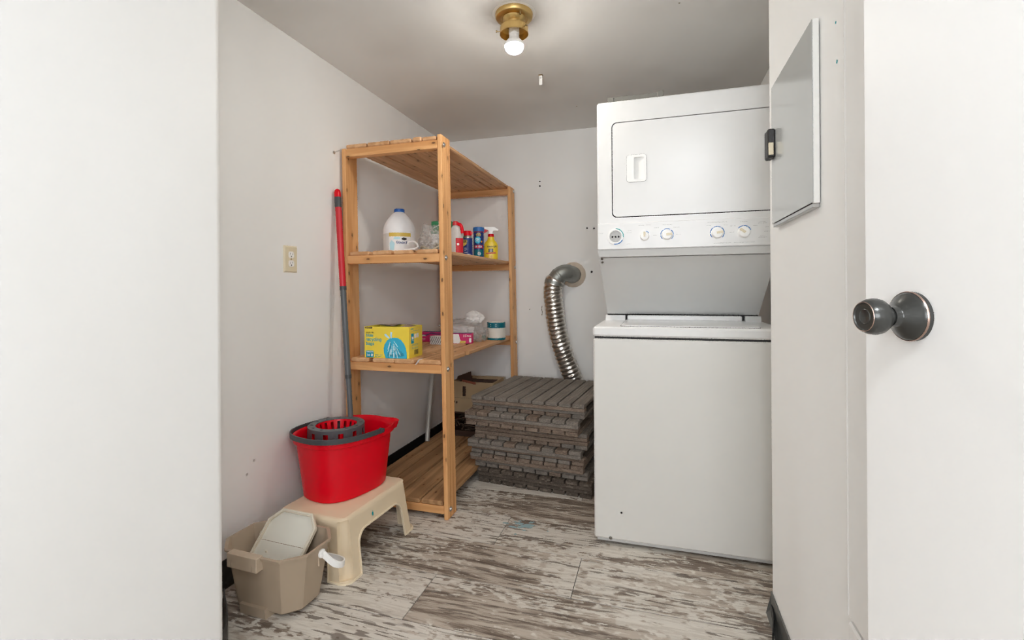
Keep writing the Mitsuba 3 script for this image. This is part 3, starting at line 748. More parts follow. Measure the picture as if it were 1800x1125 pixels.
# ------------------------------------------------------------------ things behind the stack, at the shelf's foot
cb = thing('cardboard_box', 'open tan cardboard box behind the deck tile stack under the shelf', 'box')
bx0, bx1, by0, by1, bz0, bz1 = -1.400, -1.085, 3.150, 3.390, 0.252, 0.468
fb = lambda x0, x1, y0, y1, z0, z1: bx(x0, x1, y0, y1, z0, z1, 0.001)
front = tm(man(fb(bx0, bx1, by0, by0 + 0.006, bz0, bz1)) - man(bx(-1.315, -1.290, by0 - 0.01, by0 + 0.02, 0.365, 0.435)))
part(cb, 'front_panel', front, 'cardboard', False)
part(cb, 'side_panel', fb(bx0, bx0 + 0.006, by0 + 0.006, by1, bz0, bz1), 'cardboard', False)
part(cb, 'side_panel', fb(bx1 - 0.006, bx1, by0 + 0.006, by1, bz0, bz1), 'cardboard', False)
part(cb, 'back_panel', fb(bx0 + 0.006, bx1 - 0.006, by1 - 0.006, by1, bz0, bz1), 'cardboard', False)
part(cb, 'bottom', fb(bx0 + 0.006, bx1 - 0.006, by0 + 0.006, by1 - 0.006, bz0, bz0 + 0.006), 'cardboard', False)
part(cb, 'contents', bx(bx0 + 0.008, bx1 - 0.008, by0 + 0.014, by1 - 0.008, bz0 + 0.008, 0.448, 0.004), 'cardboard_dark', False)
part(cb, 'flap', hull([(-1.385, 3.21, 0.468), (-1.262, 3.20, 0.468), (-1.385, 3.216, 0.468), (-1.262, 3.206, 0.468), (-1.285, 3.235, 0.527), (-1.285, 3.239, 0.527), (-1.383, 3.226, 0.49), (-1.383, 3.23, 0.49)]), 'cardboard_dark', False, 'dark raised flap')
part(cb, 'rim_strip', hull([(-1.318, 3.145, 0.470), (-1.215, 3.145, 0.452), (-1.318, 3.150, 0.484), (-1.215, 3.150, 0.468), (-1.318, 3.20, 0.470), (-1.215, 3.20, 0.452)]), 'red_brown', False, 'red brown strip along the rim')
part(cb, 'tape_line', bx(bx0, bx1, by0 - 0.0008, by0 + 0.001, 0.352, 0.354), 'box_inside', False)
part(cb, 'print_mark', cat(bx(-1.385, -1.372, by0 - 0.0008, by0 + 0.001, 0.318, 0.332), bx(-1.366, -1.354, by0 - 0.0008, by0 + 0.001, 0.312, 0.326)), 'cardboard_dark', False)
solo('pale_board', bx(-1.250, -1.085, 3.408, 3.440, 0.0, 0.463, 0.002), 'pale_board', 'pale board standing on end behind the cardboard box', 'board', False)
tw = []
tr_ = random.Random(8)
for _ in range(120):
    x, y = tr_.uniform(-1.39, -1.08), tr_.uniform(3.16, 3.36)
    z = tr_.uniform(0.088, 0.235)
    a, b = tr_.uniform(0, 6.28), tr_.uniform(-0.25, 0.25)
    L = tr_.uniform(0.04, 0.10)
    d = np.array([math.cos(a) * L, math.sin(a) * L, b * L])
    p0, p1 = np.array([x, y, z]) - d / 2, np.array([x, y, z]) + d / 2
    p0[0], p1[0] = np.clip((p0[0], p1[0]), -1.40, -1.06)
    p0[1], p1[1] = np.clip((p0[1], p1[1]), 3.12, 3.38)
    tw.append(tube([p0, (p0 + p1) / 2 + np.array([0, 0, 0.004]), p1], tr_.uniform(0.003, 0.007), 6))
tg = thing('twig_basket', 'dark tangle of twigs in a low crate under the cardboard box', 'twigs')
part(tg, 'twigs', cat(*tw), 'twig', 30, kind='stuff')
part(tg, 'crate', cat(bx(-1.405, -1.085, 3.135, 3.395, 0.0868, 0.096), bx(-1.405, -1.399, 3.135, 3.395, 0.096, 0.25), bx(-1.091, -1.085, 3.135, 3.395, 0.096, 0.25), bx(-1.405, -1.085, 3.385, 3.395, 0.096, 0.25), bx(-1.405, -1.085, 3.135, 3.145, 0.096, 0.125), bx(-1.405, -1.085, 3.135, 3.145, 0.246, 0.2515)), 'cardboard_dark', False)
solo('pole', tube([(-1.500, 2.965, 0.0872), (-1.520, 3.04, 0.28), (-1.541, 3.13, 0.500), (-1.551, 3.175, 0.62)], 0.0155, 18), 'pole_grey', 'pale grey pole leaning against the wall under the shelf', 'pole')

# ------------------------------------------------------------------ beige step stool
ss = thing('step_stool', 'beige plastic step stool under the red mop bucket', 'stool')
SC, SZ = (-1.310, 1.812), 0.235
SA = math.radians(-3.0)
def frustum(hx0, hy0, hx1, hy1, z0, z1, rc, rt, dy=0.0):
    """Rounded frustum: plan half sizes hx0/hy0 at z0 and hx1/hy1 at z1, corner radius rc, top edge radius rt."""
    pts = []
    for hx, hy, z, q in ((hx0, hy0, z0, rc),):
        for sx in (-1, 1):
            for sy in (-1, 1):
                for t in np.linspace(0, math.pi / 2, 7):
                    pts.append((sx * (hx - q + q * math.cos(t)), dy * 0 + sy * (hy - q + q * math.sin(t)), z))
    for t2 in np.linspace(0, math.pi / 2, 6):
        ins = rt * (1 - math.cos(t2)); z = z1 - rt + rt * math.sin(t2)
        for sx in (-1, 1):
            for sy in (-1, 1):
                for t in np.linspace(0, math.pi / 2, 7):
                    q = max(rc - ins, 0.004)
                    pts.append((sx * (hx1 - ins - q + q * math.cos(t)), sy * (hy1 - ins - q + q * math.sin(t)) , z))
    return man(hull(pts))


outer = frustum(0.198, 0.244, 0.166, 0.226, 0.0, SZ, 0.035, 0.020)
innr = frustum(0.194, 0.240, 0.161, 0.221, -0.01, SZ - 0.0045, 0.031, 0.016)
def arch(w0, w1, h, L, ax, grow=0.0):
    """Arch-shaped cutter through the stool: half width w0 at the floor, w1 near the top."""
    o = [(-w0 - grow, -0.05), (w0 + grow, -0.05)]
    R = 0.05
    top = h + grow
    for t in np.linspace(0, math.pi / 2, 9): o.append((w1 + grow - R + R * math.cos(t), top - R + R * math.sin(t)))
    for t in np.linspace(math.pi / 2, math.pi, 9): o.append((-w1 - grow + R + R * math.cos(t), top - R + R * math.sin(t)))
    m_ = prism(Polygon(o), 2 * L); m_.apply_translation((0, 0, -L))
    return man(put(m_, frame((0, 0, 0), (0, 1, 0), (0, 0, 1)) if ax == 'x' else frame((0, 0, 0), (1, 0, 0), (0, 0, 1))))


cutx = arch(0.158, 0.150, 0.158, 0.5, 'x')
cuty = arch(0.108, 0.098, 0.150, 0.5, 'y')
flutes = None
for sx in (-1, 1):
    for sy in (-1, 1):
        p0 = np.array([sx * 0.1945, sy * 0.2405, 0.016]); p1 = np.array([sx * 0.1580, sy * 0.2175, SZ - 0.006])
        f_ = man(tube([p0, p0 + (p1 - p0) * 0.5, p1], [0.036, 0.032, 0.026], 40))
        flutes = f_ if flutes is None else flutes + f_
sk = man(tube([(0, 0, 0), (0, 0, 0.01)], 0.001, 6))
thick = outer - flutes
flin = None
for sx in (-1, 1):
    for sy in (-1, 1):
        p0 = np.array([sx * 0.1945, sy * 0.2405, 0.016]); p1 = np.array([sx * 0.1580, sy * 0.2175, SZ - 0.006])
        f_ = man(tube([p0 - (p1 - p0) * 0.06, p0 + (p1 - p0) * 0.5, p1], [0.0425, 0.0365, 0.0305], 40))
        flin = f_ if flin is None else flin + f_
shell = thick - (innr - flin) - cutx - cuty
def mv(m_):
    t = tm(m_) if not isinstance(m_, trimesh.Trimesh) else m_
    t = t.copy(); t.apply_transform(trimesh.transformations.rotation_matrix(SA, (0, 0, 1)))
    t.apply_translation((SC[0], SC[1], 0)); return t
part(ss, 'body', mv(shell), 'stool_plastic', 22)
# raised lip round the feet and the arches
oo = frustum(0.2015, 0.2475, 0.1695, 0.2295, 0.0, SZ + 0.0035, 0.0385, 0.0235)
gx, gy = arch(0.158, 0.150, 0.158, 0.5, 'x', 0.0055), arch(0.108, 0.098, 0.150, 0.5, 'y', 0.0055)
zone = (gx + gy + man(bx(-0.5, 0.5, -0.5, 0.5, -0.01, 0.006))) - cutx - cuty
lipm = (oo - innr) ^ zone
part(ss, 'lip', mv(lipm), 'stool_lip', 35)
fl = Polygon([(0, -0.010), (0.0045, -0.002), (0.0035, 0.006), (0.0008, 0.013), (-0.0035, 0.005), (-0.004, -0.003)])
part(ss, 'paint_fleck', put(prism(fl, 0.0008), frame((SC[0] + 0.1715 - 0.0005, SC[1] - 0.062, 0.190), (0.06, 1, 0), (-0.135, 0, 1))), 'teal_paint_fleck', False, 'teal paint fleck')

# ------------------------------------------------------------------ red mop bucket on the stool
rb = thing('mop_bucket', 'red oval mop bucket with a grey wringer standing on the step stool', 'bucket')
BC0, BC1, BA = np.array([-1.345, 1.858]), np.array([-1.372, 1.893]), math.radians(-14)
BZ0, BZ1 = SZ + 0.0005, 0.492
NB = 96
def oval(c, hx, hy, z, e=2.6, rot=BA, spout=0.0):
    o = []
    for t in np.linspace(0, 2 * math.pi, NB, endpoint=False):
        ct, st = math.cos(t), math.sin(t)
        x = hx * math.copysign(abs(ct) ** (2 / e), ct); y = hy * math.copysign(abs(st) ** (2 / e), st)
        if spout:
            k_ = math.exp(-((t - math.radians(66)) / 0.26) ** 6)
            x += spout * k_ * 0.62; y += spout * k_ * 0.62
        o.append((c[0] + x * math.cos(rot) - y * math.sin(rot), c[1] + x * math.sin(rot) + y * math.cos(rot), z))
    return o


def loft(rings, cap0=False, cap1=False):
    n = len(rings[0]); v = [p for r in rings for p in r]; f = []
    for i in range(len(rings) - 1):
        for j in range(n):
            q = [i * n + j, i * n + (j + 1) % n, (i + 1) * n + (j + 1) % n, (i + 1) * n + j]
            f += [(q[0], q[1], q[2]), (q[0], q[2], q[3])]
    for flag, base in ((cap0, 0), (cap1, (len(rings) - 1) * n)):
        if flag:
            c = np.mean(rings[base // n], axis=0); v.append(tuple(c)); ci = len(v) - 1
            f += [(ci, base + j, base + (j + 1) % n) for j in range(n)]
    return trimesh.Trimesh(v, f, process=False)


lerp = lambda t: BC0 + (BC1 - BC0) * t
rings = []
for t, g in ((0, -0.010), (0.01, -0.004), (0.03, 0), (0.25, 0), (0.5, 0), (0.75, 0), (0.90, 0)):
    rings.append(oval(lerp(t), 0.136 + 0.032 * t + g, 0.178 + 0.034 * t + g, BZ0 + (BZ1 - BZ0) * t))
rings += [oval(BC1, 0.172, 0.214, BZ1 - 0.020, spout=0.012), oval(BC1, 0.178, 0.220, BZ1 - 0.006, spout=0.026), oval(BC1, 0.180, 0.222, BZ1, spout=0.030), oval(BC1, 0.174, 0.216, BZ1 + 0.001, spout=0.027), oval(BC1, 0.168, 0.210, BZ1 - 0.008, spout=0.018)]
for t in (0.9, 0.5, 0.03):
    rings.append(oval(lerp(t), 0.133 + 0.032 * t, 0.175 + 0.034 * t, BZ0 + 0.003 + (BZ1 - BZ0 - 0.003) * t))
part(rb, 'body', loft(rings, True, True), 'red_plastic', 40, 'glossy red oval tub')
part(rb, 'rim_skirt', loft([oval(BC1, 0.1785, 0.2205, BZ1 - 0.003, spout=0.026), oval(BC1, 0.1795, 0.2215, BZ1 - 0.008, spout=0.026), oval(BC1, 0.1775, 0.2195, BZ1 - 0.030, spout=0.018), oval(BC1, 0.1760, 0.2180, BZ1 - 0.030, spout=0.018)]), 'red_plastic', 40)
def on_rim(deg, dx=0.0, z=0.0):
    q = oval(BC1, 0.178 + dx, 0.220 + dx, z); f_ = (deg % 360) / 360 * NB; i = int(f_)
    return np.array(q[i % NB]) * (1 - f_ + i) + np.array(q[(i + 1) % NB]) * (f_ - i)
# wringer
WR, WCX, WCY, WZ = 0.121, -1.421, 1.893, 0.5065
def wr(m_):
    t = m_.copy(); t.vertices[:, :2] *= 1.03
    return tr(t, WCX, WCY, WZ)
ringp = m3.CrossSection([[(0.088, -0.004), (0.1185, -0.004), (0.1185, -0.062), (0.1215, -0.062), (0.1215, -0.001), (0.1205, 0.0), (0.089, 0.0), (0.088, -0.001)]])
wring = m3.Manifold.revolve(ringp, 72)
for a in range(0, 360, 30):
    c0, s0 = math.cos(math.radians(a)), math.sin(math.radians(a))
    wring = wring - man(tr(lathe([(0, -0.02), (0.0065, -0.02), (0.0065, 0.02), (0, 0.02)], 16), 0.1035 * c0, 0.1035 * s0, 0))
    slot_ = tr(bx(0.10, 0.14, -0.011, 0.011, -0.050, -0.016), rz=math.radians(a + 15))
    wring = wring - man(slot_)
wk = part(rb, 'wringer', wr(tm(wring)), 'mop_grey', 30, 'dark grey wringer ring')
conep = m3.CrossSection([[(0.0915, -0.002), (0.0675, -0.105), (0.0, -0.112), (0.0, -0.109), (0.065, -0.102), (0.0885, -0.002)][::-1]])
cone = m3.Manifold.revolve(conep, 72)
for a in range(0, 360, 20):
    cone = cone - man(tr(bx(0.05, 0.12, -0.0065, 0.0065, -0.098, -0.012), rz=math.radians(a)))
part(wk, 'sieve_cone', wr(tm(cone)), 'red_plastic', 30, 'red slotted wringing cone')
# bail folded down over the rim
bp = []
for d in np.linspace(8, -188, 60):
    w_ = math.sin(math.radians((d - 8) / -196 * 180))
    q = on_rim(d % 360, 0.006 + 0.004 * w_, 0)
    bp.append((q[0], q[1], BZ1 + 0.001 + 0.004 * w_))
bail = spline(bp, 90)
part(rb, 'bail', sweep(bail, [(-0.003, -0.011), (0.003, -0.011), (0.0035, 0.0), (0.003, 0.010), (-0.003, 0.010), (-0.0035, 0)], (0, 0, 1)), 'dark_grey_plastic', 40, 'dark grey handle folded down on the rim')
for d in (8, 172):
    q = on_rim(d, 0.004, BZ1 + 0.001)
    c_ = np.array([q[0] - BC1[0], q[1] - BC1[1], 0]); c_ /= np.linalg.norm(c_)
    part(rb, 'bail_hinge', put(lathe([(0, 0.010), (0.010, 0.009), (0.011, -0.010), (0, -0.010)], 18), frame(q, np.cross((0, 0, 1), c_), (0, 0, 1))), 'dark_grey_plastic')

# mop standing in the bucket
mp = thing('mop', 'mop with a red and grey handle leaning in the red bucket', 'mop')
M0, M1 = np.array([-1.425, 2.018, 0.36]), np.array([-1.556, 2.092, 1.632])
# straight line from the bucket up to the wall beside the shelf post
ml = lambda z: M0 + (M1 - M0) * (z - M0[2]) / (M1[2] - M0[2])
seg = lambda z0, z1, r0, r1=None, n=20: tube([ml(z0), ml((z0 + z1) / 2), ml(z1)], [r0, (r0 + (r1 or r0)) / 2, r1 or r0], n)
part(mp, 'lower_pole', seg(0.41, 0.71, 0.0125), 'mop_grey', 30)
part(mp, 'pole', seg(0.69, 1.145, 0.0140), 'mop_grey', 30, 'dark grey pole')
part(mp, 'collar', seg(0.688, 0.706, 0.0155), 'dark_grey_plastic', 30)
part(mp, 'collar', seg(1.125, 1.143, 0.0165), 'dark_grey_plastic', 30)
part(mp, 'grip', seg(1.140, 1.548, 0.0155), 'red_grip', 30, 'red handle grip')
part(mp, 'grip_band', seg(1.546, 1.600, 0.0163), 'dark_grey_plastic', 30)
part(mp, 'end_cap', tube([ml(1.598), ml(1.622), ml(1.634), ml(1.640), ml(1.643)], [0.0163, 0.0163, 0.0135, 0.008, 0.002], 20), 'red_plastic', 40, 'red rounded end cap')
part(mp, 'socket', seg(0.375, 0.42, 0.030, 0.014), 'mop_grey', 30)

# ------------------------------------------------------------------ taupe bucket with a lid leaning in it
tb = thing('taupe_bucket', 'taupe octagonal plastic bucket with white handle on the floor at the left', 'bucket')
TC = np.array([-1.318, 1.424]); TA = math.radians(-2.5)
def octo(hx, hy, ch, z, c=TC):
    o = []
    for x, y in ((hx, -hy + ch), (hx, hy - ch), (hx - ch * 1.0, hy), (-hx + ch * 1.0, hy), (-hx, hy - ch), (-hx, -hy + ch), (-hx + ch, -hy), (hx - ch, -hy)):
        o.append((c[0] + x * math.cos(TA) - y * math.sin(TA), c[1] + x * math.sin(TA) + y * math.cos(TA), z))
    return o


def octr(hx, hy, ch, z, r=0.006):
    """Octagon with rounded corners."""
    pg = Polygon([(p[0], p[1]) for p in octo(hx, hy, ch, z)]).buffer(-r).buffer(r, quad_segs=4)
    ring_ = np.array(LineString(pg.exterior.coords).segmentize(0.02).coords)
    s = np.r_[0, np.cumsum(np.linalg.norm(np.diff(ring_, axis=0), axis=1))]
    t = np.linspace(0, s[-1], 96, endpoint=False)
    return [(np.interp(q, s, ring_[:, 0]), np.interp(q, s, ring_[:, 1]), z) for q in t]


H = 0.226
T0, T1 = (0.140, 0.084, 0.044), (0.176, 0.116, 0.060)
def tk(t, d=0.0):
    return tuple(a + (b - a) * t + d for a, b in zip(T0, T1))
ch_ = lambda q: (q[0], q[1], q[2])
rg = [octr(T0[0] - 0.018, T0[1] - 0.018, T0[2] - 0.006, 0.012), octr(T0[0] - 0.005, T0[1] - 0.005, T0[2], 0.017)]
for t in (0.10, 0.4, 0.7, 0.95):
    rg.append(octr(*tk(t)[:2], tk(t)[2], H * t + 0.004))
rg += [octr(T1[0] + 0.001, T1[1] + 0.001, T1[2], H - 0.008), octr(T1[0] + 0.0065, T1[1] + 0.0065, T1[2] + 0.002, H - 0.007), octr(T1[0] + 0.007, T1[1] + 0.007, T1[2] + 0.002, H - 0.001), octr(T1[0] + 0.005, T1[1] + 0.005, T1[2] + 0.002, H),
       octr(T1[0] - 0.002, T1[1] - 0.002, T1[2], H), octr(T1[0] - 0.003, T1[1] - 0.003, T1[2], H - 0.004)]
for t in (0.7, 0.4, 0.12):
    rg.append(octr(tk(t)[0] - 0.003, tk(t)[1] - 0.003, tk(t)[2], H * t + 0.004))
part(tb, 'body', loft(rg, True, True), 'taupe_plastic', 25, 'taupe octagonal tub')
rt = trimesh.transformations.rotation_matrix(TA, (0, 0, 1)); 
tloc = lambda m_: tr(put(m_, rt), TC[0], TC[1], 0)
part(tb, 'foot_block', tloc(hull([(x, y, z) for x, y, z in ((-0.078, -0.096, 0.0), (0.036, -0.096, 0.0), (-0.078, -0.100, 0.034), (0.036, -0.100, 0.034), (-0.086, -0.05, 0.0), (0.044, -0.05, 0.0), (-0.086, -0.05, 0.04), (0.044, -0.05, 0.04))])), 'taupe_plastic', False)
part(tb, 'foot_block', tloc(bx(-0.08, 0.08, 0.02, 0.075, 0.0, 0.03, 0.004)), 'taupe_plastic', False)
clipm = man(tloc(bx(-0.092, 0.040, -0.137, -0.108, H - 0.047, H + 0.002, 0.002))) - man(tloc(bx(-0.087, 0.035, -0.134, -0.120, H - 0.060, H - 0.006)))
clipm = clipm - man(tloc(bx(-0.0745, -0.072, -0.15, -0.130, H - 0.06, H - 0.022))) - man(tloc(bx(0.018, 0.0205, -0.15, -0.130, H - 0.06, H - 0.022)))
part(tb, 'clip_bracket', tm(clipm), 'taupe_light', False, 'taupe hooked bracket on the front rim')
sc_ = random.Random(4)
part(tb, 'scratch', cat(*[put(bx(-w_, w_, -0.0007, 0.0007, 0, 0.0006), frame((x, 1.3335 + (0.126 - z) * 0.155, z), (1, -0.045, 0.02), (0, 0.15, 1))) for x, z, w_ in ((-1.345, 0.139, 0.007), (-1.326, 0.133, 0.002), (-1.312, 0.126, 0.004), (-1.330, 0.116, 0.0022), (-1.372, 0.124, 0.002))]), 'scratch', False, 'pale scratches')
bpv = np.array([-1.1465, 1.437, 0.190])
hb = spline([bpv + [0.006, 0.0, 0], (-1.128, 1.446, 0.172), (-1.107, 1.456, 0.150), (-1.096, 1.475, 0.136), (-1.108, 1.515, 0.122), (-1.160, 1.546, 0.112), (-1.30, 1.553, 0.108), (-1.42, 1.548, 0.118), (-1.49, 1.50, 0.150), (-1.503, 1.44, 0.185)], 70)
part(tb, 'bail', sweep(hb, [(-0.002, -0.011), (0.002, -0.011), (0.0025, 0.011), (-0.0025, 0.011)], (0.1, 0, 1)), 'plastic_white', 40, 'white plastic carrying handle')
part(tb, 'bail_pivot', put(lathe([(0, 0.010), (0.011, 0.0095), (0.0155, 0.006), (0.0155, 0.0), (0.008, -0.002), (0, -0.002)], 24), frame(bpv, (0, 1, 0), (0, 0, 1))), 'plastic_white', 40, 'round white handle pivot')
part(tb, 'pivot_rib', bx(-1.1515, -1.1455, 1.424, 1.427, 0.150, 0.218, 0.001), 'taupe_light', False)

# loose lid
ld = thing('bucket_lid', 'octagonal off-white lid leaning inside the taupe bucket', 'lid')
e1 = np.array([1, -0.03, -0.02]); e2 = np.array([-0.085, 0.705, 0.708])
flid = frame((-1.3440, 1.556, 0.2600), e1, e2)           # origin at the middle of the top edge, local y up along the lid
lo = lambda d: Polygon([(-0.070 + d * 0.4, 0.0 - d), (0.070 - d * 0.4, 0.0 - d), (0.113 - d, -0.046 - d * 0.4), (0.113 - d, -0.235), (0.070 - d * 0.4, -0.275 + d), (-0.070 + d * 0.4, -0.275 + d), (-0.113 + d, -0.235), (-0.113 + d, -0.046 - d * 0.4)])
part(ld, 'rim', put(tr(prism(lo(0).difference(lo(0.011)), 0.012), z=-0.006), flid), 'lid_cream', False, 'cream raised rim')
part(ld, 'panel', put(tr(prism(lo(0.0105), 0.003), z=-0.005), flid), 'lid_white', False, 'off-white panel')
part(ld, 'hinge_line', put(bx(-0.101, 0.101, -0.119, -0.1175, -0.0025, -0.0016), flid), 'box_inside', False)
part(ld, 'rim_bead', put(tr(prism(lo(0.0045).difference(lo(0.0065)), 0.0025), z=0.0055), flid), 'lid_white', False)
part(ld, 'tab', put(bx(-0.119, -0.111, -0.105, -0.092, -0.004, 0.004, 0.001), flid), 'lid_cream', False)
part(ld, 'peg', put(tr(lathe([(0, 0.003), (0.003, 0.002), (0.0035, -0.003)], 10), -0.05, -0.155, 0), flid), 'lid_cream')

# ------------------------------------------------------------------ second shelf: cleaning things
Z2, Z3 = 1.3255, 0.7765
jg = thing('bleach_jug', 'large white bleach jug with a blue cap on the second shelf', 'jug')
jx, jy = -1.362, 2.372
J = lambda m_: tr(m_, jx, jy, Z2, rz=0.0)
prof = [(0, 0.0), (0.080, 0.0), (0.086, 0.004), (0.087, 0.012), (0.087, 0.110), (0.0895, 0.116), (0.0895, 0.124), (0.088, 0.130), (0.083, 0.150), (0.0725, 0.173), (0.058, 0.195), (0.043, 0.213), (0.030, 0.224), (0.025, 0.226), (0.025, 0.232), (0, 0.232)]
part(jg, 'body', J(lathe(prof, 56)), 'jug_plastic', 35, 'translucent white plastic body')
capm = man(lathe([(0, 0.2455), (0.026, 0.2455), (0.0285, 0.243), (0.029, 0.2275), (0, 0.2275)], 48))
part(jg, 'cap', J(tm(capm)), 'blue_cap', 30, 'blue screw cap')
hp = spline([(0.022, 0.020, 0.222), (0.044, 0.040, 0.206), (0.060, 0.050, 0.180), (0.068, 0.056, 0.15), (0.066, 0.054, 0.122)], 24)
part(jg, 'handle', J(put(tube(hp, 0.011, 14), trimesh.transformations.rotation_matrix(math.radians(38), (0, 0, 1)))), 'jug_plastic', 40)
R = 0.0872
LB = lambda m_: J(put(wrap(m_, R), trimesh.transformations.rotation_matrix(math.radians(28), (0, 0, 1))))
lb = part(jg, 'label', LB(prism(sbox(-0.056, 0.004, 0.068, 0.108), 0.0006)), 'ink_white', 30, 'white label with a yellow band')
part(lb, 'yellow_band', LB(tr(prism(sbox(-0.056, 0.086, 0.068, 0.106), 0.0010))), 'ink_gold', 30)
part(lb, 'blue_wash', LB(tr(prism(Polygon([(-0.050, 0.012), (-0.026, 0.012), (-0.022, 0.05), (-0.040, 0.066), (-0.052, 0.05)]), 0.0010))), 'ink_pale_cyan', 30)
part(lb, 'blue_wash', LB(tr(prism(Polygon([(-0.030, 0.070), (0.006, 0.070), (0.006, 0.082), (-0.024, 0.084)]), 0.0010))), 'ink_pale_cyan', 30)
part(lb, 'oval_badge', LB(tr(prism(affinity.scale(Point(0.028, 0.073).buffer(0.009), 1.6, 0.8), 0.0010))), 'ink_black', 30)
part(lb, 'lettering', LB(tr(text_mesh('Bleach', 0.015, 0.001, True), -0.016, 0.046, 0.0)), 'ink_navy', 30, "dark blue word 'Bleach'")
bl_ = put(wrap(prism(sbox(-0.030, 0.004, 0.056, 0.104), 0.0004), R), trimesh.transformations.rotation_matrix(math.radians(-47), (0, 0, 1)))
part(jg, 'rear_label', J(bl_), 'jug_liquid', 30, 'greyish side label of fine print')
ln = [put(wrap(bx(-0.02, rl.uniform(0.0, 0.045), z, z + 0.002, 0, 0.0008), R), trimesh.transformations.rotation_matrix(math.radians(-47), (0, 0, 1))) for z in np.arange(0.014, 0.1, 0.0065)]
part(jg, 'fine_print', J(cat(*ln)), 'ink_faint', 30)

def film_bag(name, label, center, size, seed, amp=0.35, sub=3, cat_='plastic bag'):
    t = lump(center, size, seed, amp, 2.3, sub + 1)
    return solo(name, t, 'clear_film', label, cat_, smooth=50)

film_bag('clear_bag', 'crumpled clear plastic bag beside the bleach jug', (-1.225, 2.475, Z2 + 0.074), (0.070, 0.075, 0.086), 3, 0.42)
solo('twist_wires', cat(tube(spline([(-1.26, 2.43, Z2 + 0.02), (-1.22, 2.40, Z2 + 0.03), (-1.185, 2.405, Z2 + 0.015), (-1.165, 2.44, Z2 + 0.03), (-1.20, 2.46, Z2 + 0.045)], 24), 0.007, 8), tube(spline([(-1.20, 2.41, Z2 + 0.008), (-1.17, 2.40, Z2 + 0.02), (-1.15, 2.43, Z2 + 0.04), (-1.18, 2.45, Z2 + 0.055)], 20), 0.006, 8)), 'pale_board', 'loop of tan cord inside the crumpled clear bag', 'cord')
ppts = spline([(-1.262, 2.252, Z2 + 0.010), (-1.225, 2.245, Z2 + 0.007), (-1.190, 2.258, Z2 + 0.022), (-1.203, 2.275, Z2 + 0.040), (-1.230, 2.282, Z2 + 0.054), (-1.250, 2.275, Z2 + 0.050), (-1.246, 2.262, Z2 + 0.036)], 40)
wc_ = thing('white_strap', 'curled white plastic strap lying in front of the bleach jug', 'strap')
part(wc_, 'band', sweep(ppts, [(-0.002, -0.0042), (0.002, -0.0042), (0.002, 0.0042), (-0.002, 0.0042)], (0, 0.8, 1)), 'plastic_white', 40)
part(wc_, 'pad', hull([(-1.265, 2.25, Z2), (-1.262, 2.30, Z2), (-1.20, 2.245, Z2), (-1.198, 2.285, Z2), (-1.262, 2.252, Z2 + 0.010), (-1.20, 2.25, Z2 + 0.018), (-1.202, 2.285, Z2 + 0.022), (-1.26, 2.295, Z2 + 0.012)]), 'tissue', 30)
solo('white_tag', hull([(-1.165, 2.31, Z2), (-1.115, 2.30, Z2), (-1.118, 2.34, Z2), (-1.160, 2.345, Z2), (-1.155, 2.32, Z2 + 0.008), (-1.118, 2.31, Z2 + 0.006), (-1.12, 2.33, Z2 + 0.007)]), 'tissue', 'small white plastic tag lying near the front edge of the second shelf', 'tag')

gb = thing('green_box', 'green carton tied with white string behind the front post', 'box')
gx0, gx1, gy0, gy1 = -1.282, -1.165, 2.605, 2.70
part(gb, 'carton', bx(gx0, gx1, gy0, gy1, Z2 + 0.1305, Z2 + 0.205, 0.002), 'ink_green', False)
part(gb, 'base', bx(gx0 + 0.002, gx1 - 0.002, gy0 + 0.002, gy1 - 0.002, Z2, Z2 + 0.1300, 0.002), 'ink_white', False, 'white lower carton')
part(gb, 'string', cat(tube([(-1.292, gy0 - 0.004, Z2 + 0.145), (-1.262, gy0 - 0.006, Z2 + 0.164), (-1.230, gy0 - 0.003, Z2 + 0.180)], 0.0022, 6), tube([(-1.278, gy0 - 0.003, Z2 + 0.16), (-1.262, gy0 - 0.004, Z2 + 0.135)], 0.0018, 6), tube([(-1.292, gy0 - 0.004, Z2 + 0.145), (-1.280, gy0 - 0.010, Z2 + 0.110), (-1.270, gy0 - 0.012, Z2 + 0.085)], 0.0022, 6), tube([(-1.232, gy0 - 0.003, Z2 + 0.204), (-1.230, gy0 - 0.003, Z2 + 0.165)], 0.0016, 6)), 'ink_white', 30, 'white string')

# dish soap refill bottle, half hidden by the post
rbx, rby = -1.080, 2.500
ro = thing('soap_bottle', 'clear bottle with red handle and red label next to the front post', 'bottle')
def ovalpoly(hx, hy, z, n=40):
    return [(rbx + hx * math.cos(t), rby + hy * math.sin(t), z) for t in np.linspace(0, 2 * math.pi, n, endpoint=False)]
part(ro, 'body', loft([ovalpoly(0.040, 0.028, Z2), ovalpoly(0.044, 0.031, Z2 + 0.006), ovalpoly(0.043, 0.030, Z2 + 0.06), ovalpoly(0.038, 0.027, Z2 + 0.11), ovalpoly(0.030, 0.024, Z2 + 0.140), ovalpoly(0.018, 0.018, Z2 + 0.152), ovalpoly(0.015, 0.015, Z2 + 0.158)], True, True), 'frosted', 40, 'cloudy clear body')
part(ro, 'cap', tr(lathe([(0, 0.182), (0.012, 0.182), (0.0165, 0.176), (0.017, 0.158), (0, 0.158)], 28), rbx, rby, Z2), 'clear_red', 30, 'red cap')
hpx = spline([(rbx + 0.012, rby, Z2 + 0.166), (rbx + 0.030, rby, Z2 + 0.160), (rbx + 0.040, rby - 0.002, Z2 + 0.14), (rbx + 0.043, rby - 0.002, Z2 + 0.112)], 20)
part(ro, 'handle', tube(hpx, [0.0095] * 20, 14), 'red_plastic', 40, 'red grip')
